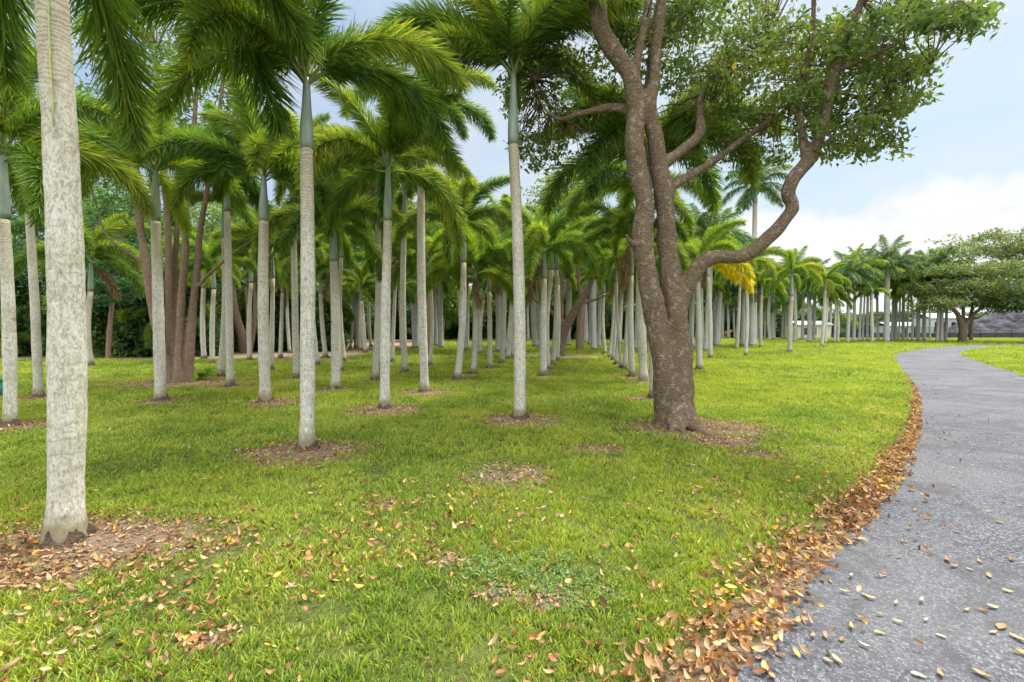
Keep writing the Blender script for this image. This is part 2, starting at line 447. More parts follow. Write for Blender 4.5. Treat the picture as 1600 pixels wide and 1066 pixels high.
# ------------------------------------------------------------------ layout
# palms: kind, base u, v, width px, top u, shaft v, crown v, tint, label
FOX = [
 (102, 852, 66, 78, -38, -215, 'd', 'thick pale palm trunk nearest the camera, leaf litter round its foot'),
 (16, 668, 25, 6, 342, 236, 'd', 'pale palm cut by the left edge of the photo, behind the thickest trunk'),
 (60, 624, 17, 43, 300, 205, 'd', 'palm half hidden behind the left side of the thickest trunk'),
 (251, 628, 20, 243, 345, 262, 'l', 'palm standing right in front of the clump of brown trunks'),
 (142, 573, 12, 142, 455, 405, 'd', 'short pale palm right of the thickest trunk, by the mulch bed'),
 (130, 588, 9, 129, 440, 395, 'd', 'slim palm peeping out from the right side of the thickest trunk'),
 (360, 606, 13, 355, 330, 268, 'l', 'slender palm with small soil mound right of the brown trunk clump'),
 (344, 590, 12, 350, 372, 312, 'd', 'leaning palm just behind the slender one right of the brown clump'),
 (332, 569, 9, 334, 452, 415, 'd', 'small pale palm behind the fern, right of the brown clump'),
 (319, 562, 9, 318, 450, 408, 'l', 'small pale palm close to the right of the brown clump at the mulch edge'),
 (390, 564, 8, 392, 442, 402, 'l', 'thin palm between the slender palm and the grey-footed palm on the left'),
 (415, 630, 19, 412, 345, 272, 'd', 'medium palm with bare grey soil at its foot, left of the second nearest palm'),
 (480, 706, 25, 479, 232, 122, 'd', 'second nearest palm, straight pale trunk in an oval of dead leaves'),
 (524, 609, 16, 521, 408, 345, 'd', 'palm on a root mound right behind the second nearest palm'),
 (463, 593, 11, 458, 330, 268, 'd', 'palm close behind the left side of the second nearest palm'),
 (601, 641, 16, 606, 345, 256, 'd', 'palm with green shaft on a dark mound, midway between the two nearest straight palms'),
 (664, 614, 14, 658, 262, 172, 'd', 'palm in a reddish litter ring left of centre, its crown ragged'),
 (586, 596, 11, 590, 330, 268, 'd', 'small palm just left of the one on the dark mound'),
 (633, 583, 10, 632, 350, 296, 'd', 'small palm between the dark-mounded palm and the reddish-ringed palm'),
 (714, 595, 11, 724, 410, 352, 'd', 'thin brown-trunked palm leaning right with spread open crown'),
 (739, 586, 10, 742, 460, 422, 'l', 'dark thin palm just right of the leaning brown-trunked palm'),
 (765, 577, 8, 764, 455, 412, 'l', 'thin dark palm between the leaning palm and the third nearest palm'),
 (812, 656, 19, 802, 226, 112, 'd', 'third nearest palm, tall thin trunk on a raised root mound at centre'),
 (849, 589, 11, 850, 435, 392, 'l', 'front palm of the row running back just right of the centre palm'),
 (1006, 597, 15, 1001, 400, 300, 'd', 'grey palm standing close left of the big brown tree'),
 (1022, 624, 14, 1014, 345, 248, 'd', 'palm hidden behind the big brown tree with its crown showing both sides'),
 (988, 590, 10, 986, 430, 370, 'd', 'dark-footed palm left of the grey palm by the big brown tree'),
 (1093, 579, 10, 1090, 440, 408, 'y', 'nearest thin palm right of the big tree with one yellow drooping frond'),
 (1234, 552, 8, 1237, 463, 428, 'l', 'lone palm standing forward on the right lawn with a fresh green crown'),
]
# u, v, w, kind (f foxtail, r royal), optional crown v
REST = [
 (424,580,8,'f'),(438,560,7,'f'),(453,552,6,'f'),(496,571,9,'f'),(509,559,8,'f'),(532,582,8,'f'),(538,566,8,'f'),
 (547,546,6,'f'),(558,545,9,'r'),(564,548,7,'f'),(571,551,7,'f'),(580,542,6,'f'),(594,573,7,'f'),(613,567,6,'f'),
 (627,548,7,'f'),(650,545,10,'r'),(672,573,6,'f'),(676,541,7,'r'),(682,542,6,'r'),(689,545,8,'r'),(723,550,8,'r'),(729,547,7,'r'),
 (745,547,8,'r'),(751,554,6,'f'),(779,551,9,'r'),(784,569,8,'f'),(789,549,6,'r'),(794,563,7,'f'),(801,559,5,'f'),
 (826,533,4,'r'),(837,543,9,'r'),(845,541,4,'r'),(857,579,8,'f'),(864,571,7,'f'),(870,565,7,'f'),(886,541,9,'r'),
 (903,532,4,'r'),(911,533,5,'r'),(916,536,6,'r'),(922,540,7,'r'),(928,548,9,'r'),(935,544,6,'r'),(946,554,6,'f'),
 (952,560,6,'f'),(957,564,5,'f'),(963,571,7,'f'),(970,577,5,'f'),(976,578,8,'f'),(962,534,5,'r'),(968,537,6,'r'),(996,548,9,'r'),
 (1080,545,8,'r'),(1087,546,4,'f'),(1098,549,5,'r'),(1103,550,9,'r'),(1110,561,7,'f'),(1116,541,4,'r'),(1120,542,10,'r'),
 (1128,529,5,'r'),(1138,529,4,'r'),(1148,529,3,'r'),(1151,547,6,'f'),(1160,541,8,'r'),(1165,557,6,'f'),(1174,542,10,'r'),
 (1182,530,4,'r'),(1189,544,6,'f'),(1195,530,3,'r'),(1203,533,5,'r'),(1209,531,6,'r'),(1222,530,4,'r'),(1227,530,4,'r'),
 (1242,535,5,'r'),(1254,532,5,'r'),(1265,535,7,'r'),(1271,531,5,'r'),(1284,542,6,'f'),(1290,537,4,'f'),(1296,528,4,'r'),
 (1304,536,4,'f'),(1309,536,5,'f'),(1324,536,6,'r'),(1334,535,5,'r'),(1343,534,4,'r'),(1348,533,3,'r'),(1355,533,4,'r'),
 (1363,536,6,'f'),(1372,533,4,'r'),(1393,533,4,'r'),(1399,533,5,'r'),(1404,532,3,'r'),(1411,533,5,'r'),(1418,532,3,'r'),
 (1425,534,4,'r'),(1435,534,6,'r'),(1444,533,6,'r'),(1453,531,3,'r'),(1464,535,5,'r'),(1471,535,6,'r'),(1477,534,5,'r'),
]
TALL = [(1385,535,9,412,'tallest royal palm in the far row, thick smooth grey trunk and wide crown'),
        (1178,541,8,290,'very tall royal palm behind the big tree, crown high against the sky')]

PATH_L = [(1100,1180),(1140,1066),(1200,1008),(1285,885),(1375,795),(1415,725),(1438,650),(1430,605),(1408,574),(1398,556),(1432,547),(1500,541),(1600,537.5),(1760,534)]
pathL = [gnd(u, v) for u, v in PATH_L]
pathL[0:0] = [Vector((.25, .9, 0)), Vector((-.6, -1.5, 0)), Vector((-1.5,-5,0))][::-1]
PATH_R = [(1600,588),(1545,570),(1503,554),(1530,546.5),(1600,541)]
r0 = [gnd(u, v) for u, v in PATH_R]
pathR = [Vector((2.6,-5,0)), Vector((3.4,-1.5,0)), Vector((4.3,1.0,0)), Vector((6.0,3.2,0)), Vector((8.4,6.0,0)), Vector((11.7,9.4,0))] + r0 + [Vector((75, 46, 0))]

def smooth_line(P, n):
    pts, _ = catmull([tuple(p) for p in P], [1] * len(P), .25)
    d = np.concatenate([[0], np.cumsum(np.linalg.norm(np.diff(pts, axis=0), axis=1))])
    s = np.linspace(0, 1, n) * d[-1]
    return np.stack([np.interp(s, d, pts[:, i]) for i in range(3)], 1)
PL = smooth_line(pathL, 500)
PR = smooth_line(pathR, 500)
_poly = np.concatenate([PL[:, :2], PR[::-1, :2]])

def in_path(xy):
    x, y = xy[:, 0], xy[:, 1]
    inside = np.zeros(len(xy), bool)
    px, py = _poly[:, 0], _poly[:, 1]
    j = len(px) - 1
    for i in range(len(px)):
        c = ((py[i] > y) != (py[j] > y)) & (x < (px[j] - px[i]) * (y - py[i]) / (py[j] - py[i] + 1e-12) + px[i])
        inside ^= c
        j = i
    return inside

def dist_line(xy, L):
    best = np.full(len(xy), 1e9)
    for i in range(0, len(L)):
        d = (xy[:, 0] - L[i, 0]) ** 2 + (xy[:, 1] - L[i, 1]) ** 2
        best = np.minimum(best, d)
    return np.sqrt(best)

# bare patches: x, y, rx, ry
BARE = []
def bare_px(u, v, rx, ry=None, ox=0):
    p = gnd(u, v); BARE.append((p.x + ox, p.y, rx, ry or rx))
MOUNDS = []   # x,y,r,h
for (u, v, w, *_r) in FOX:
    p = gnd(u, v); MOUNDS.append((p.x, p.y, .26, .05))
    if u == 102: BARE.append((p.x + .15, p.y + .02, 1.0, .50))
    elif u == 480: BARE.append((p.x, p.y - .05, .82, .62))
    elif u == 812: BARE.append((p.x, p.y - .1, .75, .6))
    elif u == 601: BARE.append((p.x, p.y, .75, .7))
    elif u == 415: BARE.append((p.x + .2, p.y, .65, .6))
    elif u == 664: BARE.append((p.x, p.y, .8, .6))
    elif v > 560: BARE.append((p.x, p.y, .6, .5))
for (u, v, w, k) in REST:
    p = gnd(u, v)
    if v > 553: BARE.append((p.x, p.y, .42, .42)); MOUNDS.append((p.x, p.y, .25, .05))
p = gnd(1058, 668); BARE.append((p.x + .35, p.y - .1, 1.15, .75)); MOUNDS.append((p.x, p.y, .6, .05))
p = gnd(282, 599); BARE.append((p.x, p.y, 2.2, 1.4)); MOUNDS.append((p.x, p.y, .8, .1))
p = gnd(872, 556); BARE.append((p.x, p.y - 1, 3.0, 2.2))
bare_px(790, 742, .5, .4)
bare_px(1130, 692, .55, .3)
bare_px(930, 702, .42, .2)
bare_px(1185, 712, .35, .16)
bare_px(700, 880, .12, .1)
bare_px(600, 790, .16, .1)
bare_px(330, 1000, .14, .09)
bare_px(780, 925, .14, .12)
bare_px(860, 940, .16, .12)
bare_px(20, 900, .5, .22)
BARE = np.array(BARE); MOUNDS = np.array(MOUNDS)

def bare_f(xy):
    out = np.zeros(len(xy))
    for x, y, rx, ry in BARE:
        d = np.sqrt(((xy[:, 0] - x) / rx) ** 2 + ((xy[:, 1] - y) / ry) ** 2)
        out = np.maximum(out, np.clip(1.35 - d * .85, 0, 1))
    # mulch bed under the wood on the left
    edge = 23.5 + .02 * (xy[:, 0] + 20) ** 1 * 0
    bed = np.clip((xy[:, 1] - (23.0 + .25 * np.sin(xy[:, 0] * .8))) / 1.2, 0, 1) * np.clip((-7.5 - xy[:, 0]) / 2.5, 0, 1)
    out = np.maximum(out, bed)
    # strip of soil along the edge of the path
    near = (xy[:, 1] > .5) & (xy[:, 1] < 22) & (xy[:, 0] > -2) & (xy[:, 0] < 22)
    if near.any():
        q = xy[near]
        dl = dist_line(q, PL)
        out[near] = np.maximum(out[near], np.clip(1.1 - dl / np.interp(q[:, 1], [1, 4, 8, 14], [.62, .42, .26, .16]), 0, .85))
    return out

def height_f(xy):
    h = np.zeros(len(xy))
    for x, y, r, hh in MOUNDS:
        d2 = ((xy[:, 0] - x) ** 2 + (xy[:, 1] - y) ** 2) / (r * r)
        h = np.maximum(h, hh * np.exp(-d2 * .7))
    return h

def axis_pts(neg, pos, fine0, fine1, step):
    a = list(np.arange(fine0, fine1 + 1e-6, step))
    s, x = step, fine1
    while x < pos:
        s *= 1.16; x += s; a.append(min(x, pos))
    s, x, b = step, fine0, []
    while x > neg:
        s *= 1.16; x -= s; b.append(max(x, neg))
    return np.array(b[::-1] + a)

def build_ground():
    gx = axis_pts(-420, 420, -12, 12, .12)
    gy = axis_pts(-60, 700, 1.2, 18, .12)
    X, Y = np.meshgrid(gx, gy)
    xy = np.stack([X.ravel(), Y.ravel()], 1)
    b = bare_f(xy)
    h = height_f(xy)
    V = np.column_stack([xy, h])
    nx, ny = len(gx), len(gy)
    i = np.arange(ny - 1)[:, None] * nx + np.arange(nx - 1)[None, :]
    Q = np.stack([i, i + 1, i + nx + 1, i + nx], -1).reshape(-1, 4)
    me = mesh_np('lawn', V, Q, [M['ground']], {'bare': b}, smooth=True)
    o = link('ground', me); tag(o, 'green lawn with bare soil rings round the trees', 'lawn', kind='structure')

def build_path():
    n = len(PL); k = 7
    rng = random.Random(3)
    V = []
    for i in range(n):
        a, b = PL[i], PR[i]
        jit = .09 * mnoise.noise(Vector((i * .35, 0, 0))) + .04 * mnoise.noise(Vector((i * 1.3, 5, 0)))
        dr = (b - a) / np.linalg.norm(b - a)
        a2 = a + dr * jit
        for j in range(k):
            t = j / (k - 1)
            q = a2 * (1 - t) + b * t
            V.append((q[0], q[1], .006 + .012 * math.sin(t * math.pi)))
    i = np.arange(n - 1)[:, None] * k + np.arange(k - 1)[None, :]
    Q = np.stack([i, i + 1, i + k + 1, i + k], -1).reshape(-1, 4)
    me = mesh_np('path', V, Q, [M['asphalt']], smooth=True)
    tag(link('path', me), 'curving worn grey asphalt path on the right', 'path', kind='structure')

# ------------------------------------------------------------------ fronds
SPLIT = {}
def frond_mesh(name, mat, kind='fox', L=2.5, e0=60, e1=-60, pw=1.1, nodes=85, whorl=5, llen=.46, lw=.03, seed=0, side=0.0):
    rng = np.random.default_rng(seed)
    n = 26
    s = np.linspace(0, 1, n)
    el = np.radians(e0 + (e1 - e0) * s ** pw)
    az = np.radians(side * s ** 1.5)
    ds = L / (n - 1)
    d = np.stack([np.cos(el) * np.cos(az), np.cos(el) * np.sin(az), np.sin(el)], 1)
    pts = np.concatenate([[[0, 0, 0]], np.cumsum(d[:-1] * ds, axis=0)])
    rr = .022 * (1 - s) ** .8 + .003
    rv, rq = tube(pts, rr, 6, cap=True)
    # leaflets
    s0 = .13 if kind == 'fox' else .16
    t = np.linspace(s0, 1, nodes)
    idx = np.repeat(t, whorl) + rng.normal(0, .004, nodes * whorl)
    idx = np.clip(idx, 0, 1)
    P = np.stack([np.interp(idx, s, pts[:, i]) for i in range(3)], 1)
    D = norm(np.stack([np.interp(idx, s, d[:, i]) for i in range(3)], 1))
    side_v = norm(np.cross(D, np.array([0, 0, 1.0]) + 1e-3))
    up_v = np.cross(side_v, D)
    if kind == 'fox':
        th = np.tile(np.linspace(0, 2 * math.pi, whorl, endpoint=False), nodes) + rng.uniform(-.6, .6, nodes * whorl) + np.repeat(rng.uniform(0, 6.28, nodes), whorl)
        fwd = .72 + rng.normal(0, .16, len(th)); droop = .17
    else:
        sg = np.tile(np.array([1, -1] * (whorl // 2 + 1))[:whorl], nodes)
        th = np.where(sg > 0, 0.0, math.pi) + sg * rng.choice([-.45, .0, .45, .75], nodes * whorl) + rng.uniform(-.2, .2, nodes * whorl)
        fwd = .6 + rng.normal(0, .1, len(th)); droop = .55
    rad = side_v * np.cos(th)[:, None] + up_v * np.sin(th)[:, None]
    ld = norm(rad + D * fwd[:, None])
    prof = np.clip(np.sin(np.clip((idx - s0) / (1 - s0) * .8 + .16, 0, 1) * math.pi), .25, 1) ** .6
    ll = llen * prof * rng.uniform(.75, 1.1, len(idx))
    w = norm(np.cross(ld, rng.normal(size=(len(idx), 3)))) * (lw * .5)
    curlv = D * (.18 if kind == 'fox' else .05) + rng.normal(0, .07, (len(idx), 3))
    ts = np.array([0, .35, .72, 1.0]); ws = np.array([.5, 1.0, .75, .06])
    Vs = []
    for tt, ww in zip(ts, ws):
        c = P + ld * (ll * tt)[:, None] + np.array([0, 0, -1.0]) * (ll * droop * tt * tt)[:, None] + curlv * (ll * tt * tt)[:, None]
        Vs += [c - w * ww, c + w * ww]
    V = np.stack(Vs, 1).reshape(-1, 3)
    base = (np.arange(len(idx)) * 8)[:, None, None]
    Q = (np.array([[0, 1, 3, 2], [2, 3, 5, 4], [4, 5, 7, 6]])[None] + base).reshape(-1, 4)
    lv = np.repeat(np.clip(rng.uniform(0, 1, len(idx)) * .8 + .2 * idx, 0, 1), 8)
    AV = np.concatenate([rv, V]); AQ = np.concatenate([rq, Q + len(rv)])
    mi = np.concatenate([np.zeros(len(rq)), np.ones(len(Q))])
    lme = mesh_np(name, V, Q, [mat], {'lv': lv})
    sme = mesh_np('stalk', rv, rq, [M['rachis']], {'lv': np.full(len(rv), .5)}, smooth=True)
    full = mesh_np(name, AV, AQ, [M['rachis'], mat], {'lv': np.concatenate([np.full(len(rv), .5), lv])}, matidx=mi)
    SPLIT[full.name] = (lme, sme)
    return full

FR = {}
SH = {'u': (82, 25, 1.6), 'a': (70, -20, 1.35), 'b': (60, -58, 1.15), 'c': (48, -80, 1.0), 'd': (28, -86, .85)}
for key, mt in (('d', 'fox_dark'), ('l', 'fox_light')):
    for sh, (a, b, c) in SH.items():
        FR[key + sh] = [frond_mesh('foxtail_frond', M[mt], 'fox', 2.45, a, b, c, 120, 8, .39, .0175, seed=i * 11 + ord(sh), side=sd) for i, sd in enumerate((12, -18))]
FR['yc'] = [frond_mesh('foxtail_frond_yellow', M['frond_yellow'], 'fox', 2.4, 30, -80, .9, 95, 6, .42, .03, seed=5)]
FR['dead'] = [frond_mesh('foxtail_frond_dead', M['frond_dead'], 'fox', 1.7, -40, -88, .5, 60, 4, .35, .03, seed=6)]
SR = {'u': (80, 30, 1.6), 'a': (62, -15, 1.3), 'b': (42, -45, 1.1), 'c': (20, -70, .9), 'd': (-5, -82, .7)}
for sh, (a, b, c) in SR.items():
    FR['r' + sh] = [frond_mesh('royal_frond', M['royal'], 'royal', 3.4, a, b, c, 80, 4, .72, .05, seed=ord(sh), side=10)]
    FR['g' + sh] = [frond_mesh('royal_frond_bright', M['fox_light'], 'royal', 3.2, a, b, c, 75, 4, .70, .055, seed=ord(sh) + 3, side=-10)]

def palm_axis(base, top, n, bow, rng):
    """points from base to top with soft S-bow"""
    t = np.linspace(0, 1, n)
    b = np.array(base); d = np.array(top) - b
    off = np.array([math.cos(bow[0]), math.sin(bow[0]), 0]) * bow[1]
    return b[None] + d[None] * t[:, None] + off[None] * np.sin(t * math.pi)[:, None], t

def make_palm(kind, base, top_s, top_c, r, tint, label, group, seed, custom=None, fscale=1.0, cat='palm', detail=1, fronds=None):
    rng = random.Random(seed)
    base = np.array(base); ts = np.array(top_s); tc = np.array(top_c)
    root = empty('foxtail_palm' if kind == 'f' else 'royal_palm', tuple(base))
    tag(root, label, cat, group)
    # trunk
    n = max(10, int(np.linalg.norm(ts - base) / (.09 if detail > 1 else .3)))
    nseg = 28 if detail > 1 else (16 if detail else 10)
    ax, t = palm_axis((0, 0, 0), ts - base, n, (rng.uniform(0, 6.28), rng.uniform(.0, .05 if detail > 1 else .14)), rng)
    ax[0][2] -= .06
    H = ax[:, 2]
    if kind == 'f':
        rr = r * (1.02 - .22 * t ** 1.5 + .38 * np.exp(-np.maximum(H, 0) / .16) - (.20 if r > .14 else .10) * np.exp(-((H - .45) / .42) ** 2) + (.10 if r > .14 else 0) * np.exp(-((H - 2.2) / 1.1) ** 2))
    else:
        rr = r * (1.02 - .12 * t + .12 * np.sin(t * math.pi * .9 + .3) + .35 * np.exp(-np.maximum(H, 0) / .35))
    rr = rr * (1 + .012 * np.sin(H * 38) + .012 * np.sin(H * 9 + seed))
    v, q = tube(ax, rr, nseg, rough=.05, seed=seed)
    age = np.concatenate([np.repeat(t, nseg), [0, 1]])
    link('trunk', mesh_np('trunk', v, q, [M['fox_bark' if kind == 'f' else 'royal_bark']], {'age': age}, smooth=True), root)
    # crownshaft
    m = 12
    tt = np.linspace(0, 1, m)
    sa = (ts - base)[None] + (tc - ts)[None] * tt[:, None]
    sa[0] -= (tc - ts) * .01
    r1 = rr[-1]
    sr = r1 * (1.04 + .18 * np.sin(np.clip(tt * 1.7, 0, 1) * math.pi) * (1 - tt) - .52 * tt ** 1.3)
    v, q = tube(sa, sr, nseg, seed=seed)
    link('crownshaft', mesh_np('crownshaft', v, q, [M['shaft']], smooth=True), root)
    # root mass at the foot
    if kind == 'f' and detail and r < .14:
        V, Q = [], []
        w_mound = r < .14
        na, nr = 20, 5
        for i in range(nr):
            f = i / (nr - 1)
            R_ = r * (.85 + .55 * f) + .02 + .07 * f * (mnoise.noise(Vector((seed * 1.7, 0, 0))) + .6)
            for j in range(na):
                a = 2 * math.pi * j / na
                nn = mnoise.noise(Vector((math.cos(a) * 1.6 + seed, math.sin(a) * 1.6, f * 1.5))) + .5 * mnoise.noise(Vector((math.cos(a) * 5 + seed, math.sin(a) * 5, f * 4)))
                rj = R_ * (1 + .38 * nn * (.3 + f))
                V.append((rj * math.cos(a), rj * math.sin(a), (.12 if w_mound else .045) * (1 - f) ** 1.4 * (1 + .35 * nn) - .02 * f + .02))
        for i in range(nr - 1):
            for j in range(na):
                k = (j + 1) % na
                Q.append((i * na + j, (i + 1) * na + j, (i + 1) * na + k, i * na + k))
        link('root_mass', mesh_np('root_mass', V, Q, [M['root']], smooth=True), root)
    # fronds
    if custom is None:
        nf = fronds or rng.choice(((11, 12, 13) if detail > 1 else (10, 11, 12)) if kind == 'f' else (15, 16, 17))
        a0 = rng.uniform(0, 360)
        order = 'uaabbbccccdd' if kind == 'f' else 'uaaabbbbccccdd'
        custom = []
        for i in range(nf):
            sh = order[int(i * len(order) / nf)]
            custom.append((a0 + i * 137.5 + rng.uniform(-12, 12), sh, rng.uniform(.88, 1.12)))
    if kind == 'f' and detail < 2 and rng.random() < .35:
        custom.append((rng.uniform(0, 360), 'dead', rng.uniform(.8, 1.1)))
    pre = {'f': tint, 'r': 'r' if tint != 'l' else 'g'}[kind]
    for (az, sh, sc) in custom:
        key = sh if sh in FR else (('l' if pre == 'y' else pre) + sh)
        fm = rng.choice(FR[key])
        if detail > 1:
            fo = link('frond', SPLIT[fm.name][0], root); link('stalk', SPLIT[fm.name][1], fo)
        else:
            fo = link('frond', fm, root)
        h = .0 if sh in ('u', 'a') else (-.10 if sh in ('b', 'c') else -.18)
        dl = (tc - base) + (ts - tc) * (-h / max(.3, np.linalg.norm(ts - tc)))
        fo.location = tuple(dl)
        fo.rotation_euler = (R(rng.uniform(-16, 16)), R(rng.uniform(-12, 10)), R(az))
        s = sc * fscale
        fo.scale = (s, s, s)
        if sh == 'yc': fo['label'] = 'yellow drooping frond'
    return root

ORD = ['first','second','third','fourth','fifth','sixth','seventh','eighth','ninth','tenth','eleventh','twelfth','thirteenth','fourteenth','fifteenth','sixteenth','seventeenth','eighteenth','nineteenth','twentieth','twenty-first','twenty-second','twenty-third','twenty-fourth','twenty-fifth']
LM = [(0,'the left edge'),(102,'the thickest trunk'),(285,'the brown trunk clump'),(480,'the second nearest palm'),(601,'the dark-mounded palm'),(664,'the reddish-ringed palm'),(714,'the leaning brown-trunked palm'),(812,'the third nearest palm'),(1050,'the big brown tree'),(1234,'the lone forward palm'),(1385,'the tallest far royal palm'),(1505,'the flat-topped tree')]
CUSTOM = {
 102: [(83,'c',1.42),(122,'d',1.1),(62,'c',1.1),(150,'c',1.2),(178,'d',1.15),(205,'c',1.2),(235,'b',1.1),(300,'a',1.1),(20,'b',1.15),(340,'b',1.1),(265,'a',1.0)],
 480: [(8,'b',1.05),(-22,'a',1.1),(170,'c',1.1),(200,'b',1.15),(140,'a',1.15),(100,'a',1.0),(60,'b',1.0),(-70,'b',1.0),(-110,'c',.9),(240,'u',1.1),(35,'c',1.05),(-155,'b',1.2)],
 812: [(5,'a',1.1),(-15,'b',1.15),(25,'c',1.0),(175,'b',1.15),(195,'a',1.2),(160,'c',1.1),(215,'c',1.0),(90,'b',1.0),(-80,'b',.95),(-120,'a',1.0),(50,'u',1.0),(130,'a',1.1),(183,'b',1.3),(2,'b',1.25),(150,'b',1.2),(-35,'b',1.15),(205,'b',1.2)],
}

def build_palms():
    k = 0
    for (u, v, w, ut, vs, vc, tint, lab) in FOX:
        k += 1
        b = gnd(u, v); Y = b.y
        s = at(ut + (u - ut) * .0, vs, Y); c = at(ut, vc, Y)
        r = w * .5 * Y / F * math.cos(math.atan((u - 800) / F))
        cu = CUSTOM.get(u)
        if u == 1093:
            cu = [(-8,'yc',1.1),(20,'yc',1.0),(-40,'yc',1.0),(170,'yc',.7),(60,'a',1),(120,'b',1),(180,'c',1),(230,'b',1),(300,'c',1),(340,'a',1),(160,'a',1)]
        if u == 664:
            cu = [(10,'c',1),(70,'b',1),(120,'c',1),(170,'d',1),(215,'c',1),(265,'d',.9),(310,'d',.9),(345,'b',1),(30,'a',1),(150,'a',1),(200,'dead',.8),(330,'dead',.8)]
        det = 2 if w >= 14 else 1
        if u == 1022:
            cu = [(a_, sh_, s_) for a_, sh_, s_ in ((0,'b',1.1),(25,'c',1.1),(-25,'b',1.15),(50,'a',1.1),(180,'b',1.1),(155,'c',1.15),(205,'b',1.1),(230,'c',1.1),(130,'a',1.1),(90,'a',1),(-80,'c',1.05),(-120,'b',1.05),(-50,'c',1.1),(10,'a',1.1),(170,'a',1.1))]
        kind = 'f'
        rp = make_palm(kind, b, s, c, r, tint, lab, 'foxtail palms in the grove', k, cu, fscale=(1.0 if u == 102 else 1.12 if u in (1022, 1006) else .94), detail=det)
        if u == 102:
            q = [at(72, -60, Y) , at(75, 0, Y), at(77, 60, Y), at(79, 120, Y), at(84, 205, Y)]
            q = [p_ - Vector((p_.x, p_.y, 0)).normalized() * (r * 1.0) for p_ in q]
            pp, rr_ = catmull([tuple(p_ - b) for p_ in q], [.005] * 5, .1)
            vv, qq = tube(pp, rr_, 6); link('vine', mesh_np('vine', vv, qq, [M['vine']], smooth=True), rp)
    # remaining palms with ordinal labels counted between landmarks
    rest = sorted(REST)
    buckets = {}
    for row in rest:
        bi = max(i for i, l in enumerate(LM) if l[0] <= row[0])
        buckets.setdefault((bi, row[3]), []).append(row)
    rg = random.Random(21)
    for (bi, kind), rows in sorted(buckets.items()):
        lo = LM[bi][1]; hi = LM[bi + 1][1] if bi + 1 < len(LM) else 'the right edge'
        for i, (u, v, w, _) in enumerate(rows):
            b = gnd(u, v); Y = b.y
            if kind == 'f':
                z = rg.uniform(4.3, 5.3); sl = .9
                lab = f'{ORD[i]} slim distant palm rightward from {lo}'
                if u > 1050: z = rg.uniform(4.8, 6.2)
            else:
                z = rg.uniform(6.6, 9.2) if u < 1060 else rg.uniform(7.2, 9.8)
                if 1060 < u < 1240: z = rg.uniform(6.0, 8.4)
                sl = 1.4
                lab = f'{ORD[i]} far pale royal palm rightward from {lo}'
            r = w * .5 * Y / F * math.cos(math.atan((u - 800) / F))
            lean = rg.uniform(-.28, .28)
            t = 'l' if rg.random() < (.62 if kind == 'f' else .45) else 'd'
            make_palm(kind, b, (b.x + lean, Y, z - sl), (b.x + lean, Y, z), r, t, lab,
                      'slim palms in the grove rows' if kind == 'f' else 'pale royal palms standing far back', 100 + int(u), detail=1 if v > 553 else 0,
                      fscale=rg.uniform(.82, .98) if kind == 'f' else rg.uniform(.9, 1.12))
    for (u, v, w, vc, lab) in TALL:
        b = gnd(u, v); c = at(u + 2, vc, b.y); s = c - Vector((0, 0, 1.7))
        make_palm('r', b, s, c, w * .5 * b.y / F * math.cos(math.atan((u - 800) / F)), 'd', lab, 'pale royal palms standing far back', int(u), fscale=1.05, detail=1)

# ------------------------------------------------------------------ broadleaf trees
def px_path(rows, smooth_step=.1):
    """rows (u,v,Y,r)"""
    pts = [tuple(at(u, v, Y)) for u, v, Y, r in rows]
    return catmull(pts, [r[3] for r in rows], smooth_step)

def fused(name, tubes, mat, parent, origin, voxel, rough=.12, seed=0):
    parts = []
    for i, (p, r) in enumerate(tubes):
        parts.append(tube(p, r, 14, rough=rough, seed=seed + i))
    v, q = merge(parts)
    v = v - np.array(origin)
    me = mesh_np(name, v, q, [mat], smooth=True)
    tmp = bpy.data.objects.new('tmp', me); COL.objects.link(tmp)
    md = tmp.modifiers.new('r', 'REMESH'); md.mode = 'VOXEL'; md.voxel_size = voxel; md.use_smooth_shade = True
    sm = tmp.modifiers.new('s', 'SMOOTH'); sm.iterations = 3; sm.factor = .5
    dg = bpy.context.evaluated_depsgraph_get()
    dg.update()
    me2 = bpy.data.meshes.new_from_object(tmp.evaluated_get(dg))
    me2.name = name
    bpy.data.objects.remove(tmp)
    if not me2.materials: me2.materials.append(mat)
    return link(name, me2, parent)

def twigs(centers, anchors, r0=.018, seed=0):
    """thin curved twigs from clump centres to the nearest limb point"""
    parts = []
    rng = random.Random(seed)
    A = np.array(anchors)
    for c in centers:
        c = np.array(c)
        dd = np.linalg.norm(A - c, axis=1)
        a = A[int(np.argmin(dd))]
        D = float(dd.min())
        if D < .15 or D > 3.0: continue
        mid = (a + c) / 2 + np.array([rng.uniform(-.12, .12), rng.uniform(-.12, .12), rng.uniform(-.05, .2)]) * D
        p, r = catmull([a, mid, c], [r0 * (.6 + D * .5), r0 * .7, .004], .25)
        parts.append(tube(p, r, 5, cap=False))
    return parts

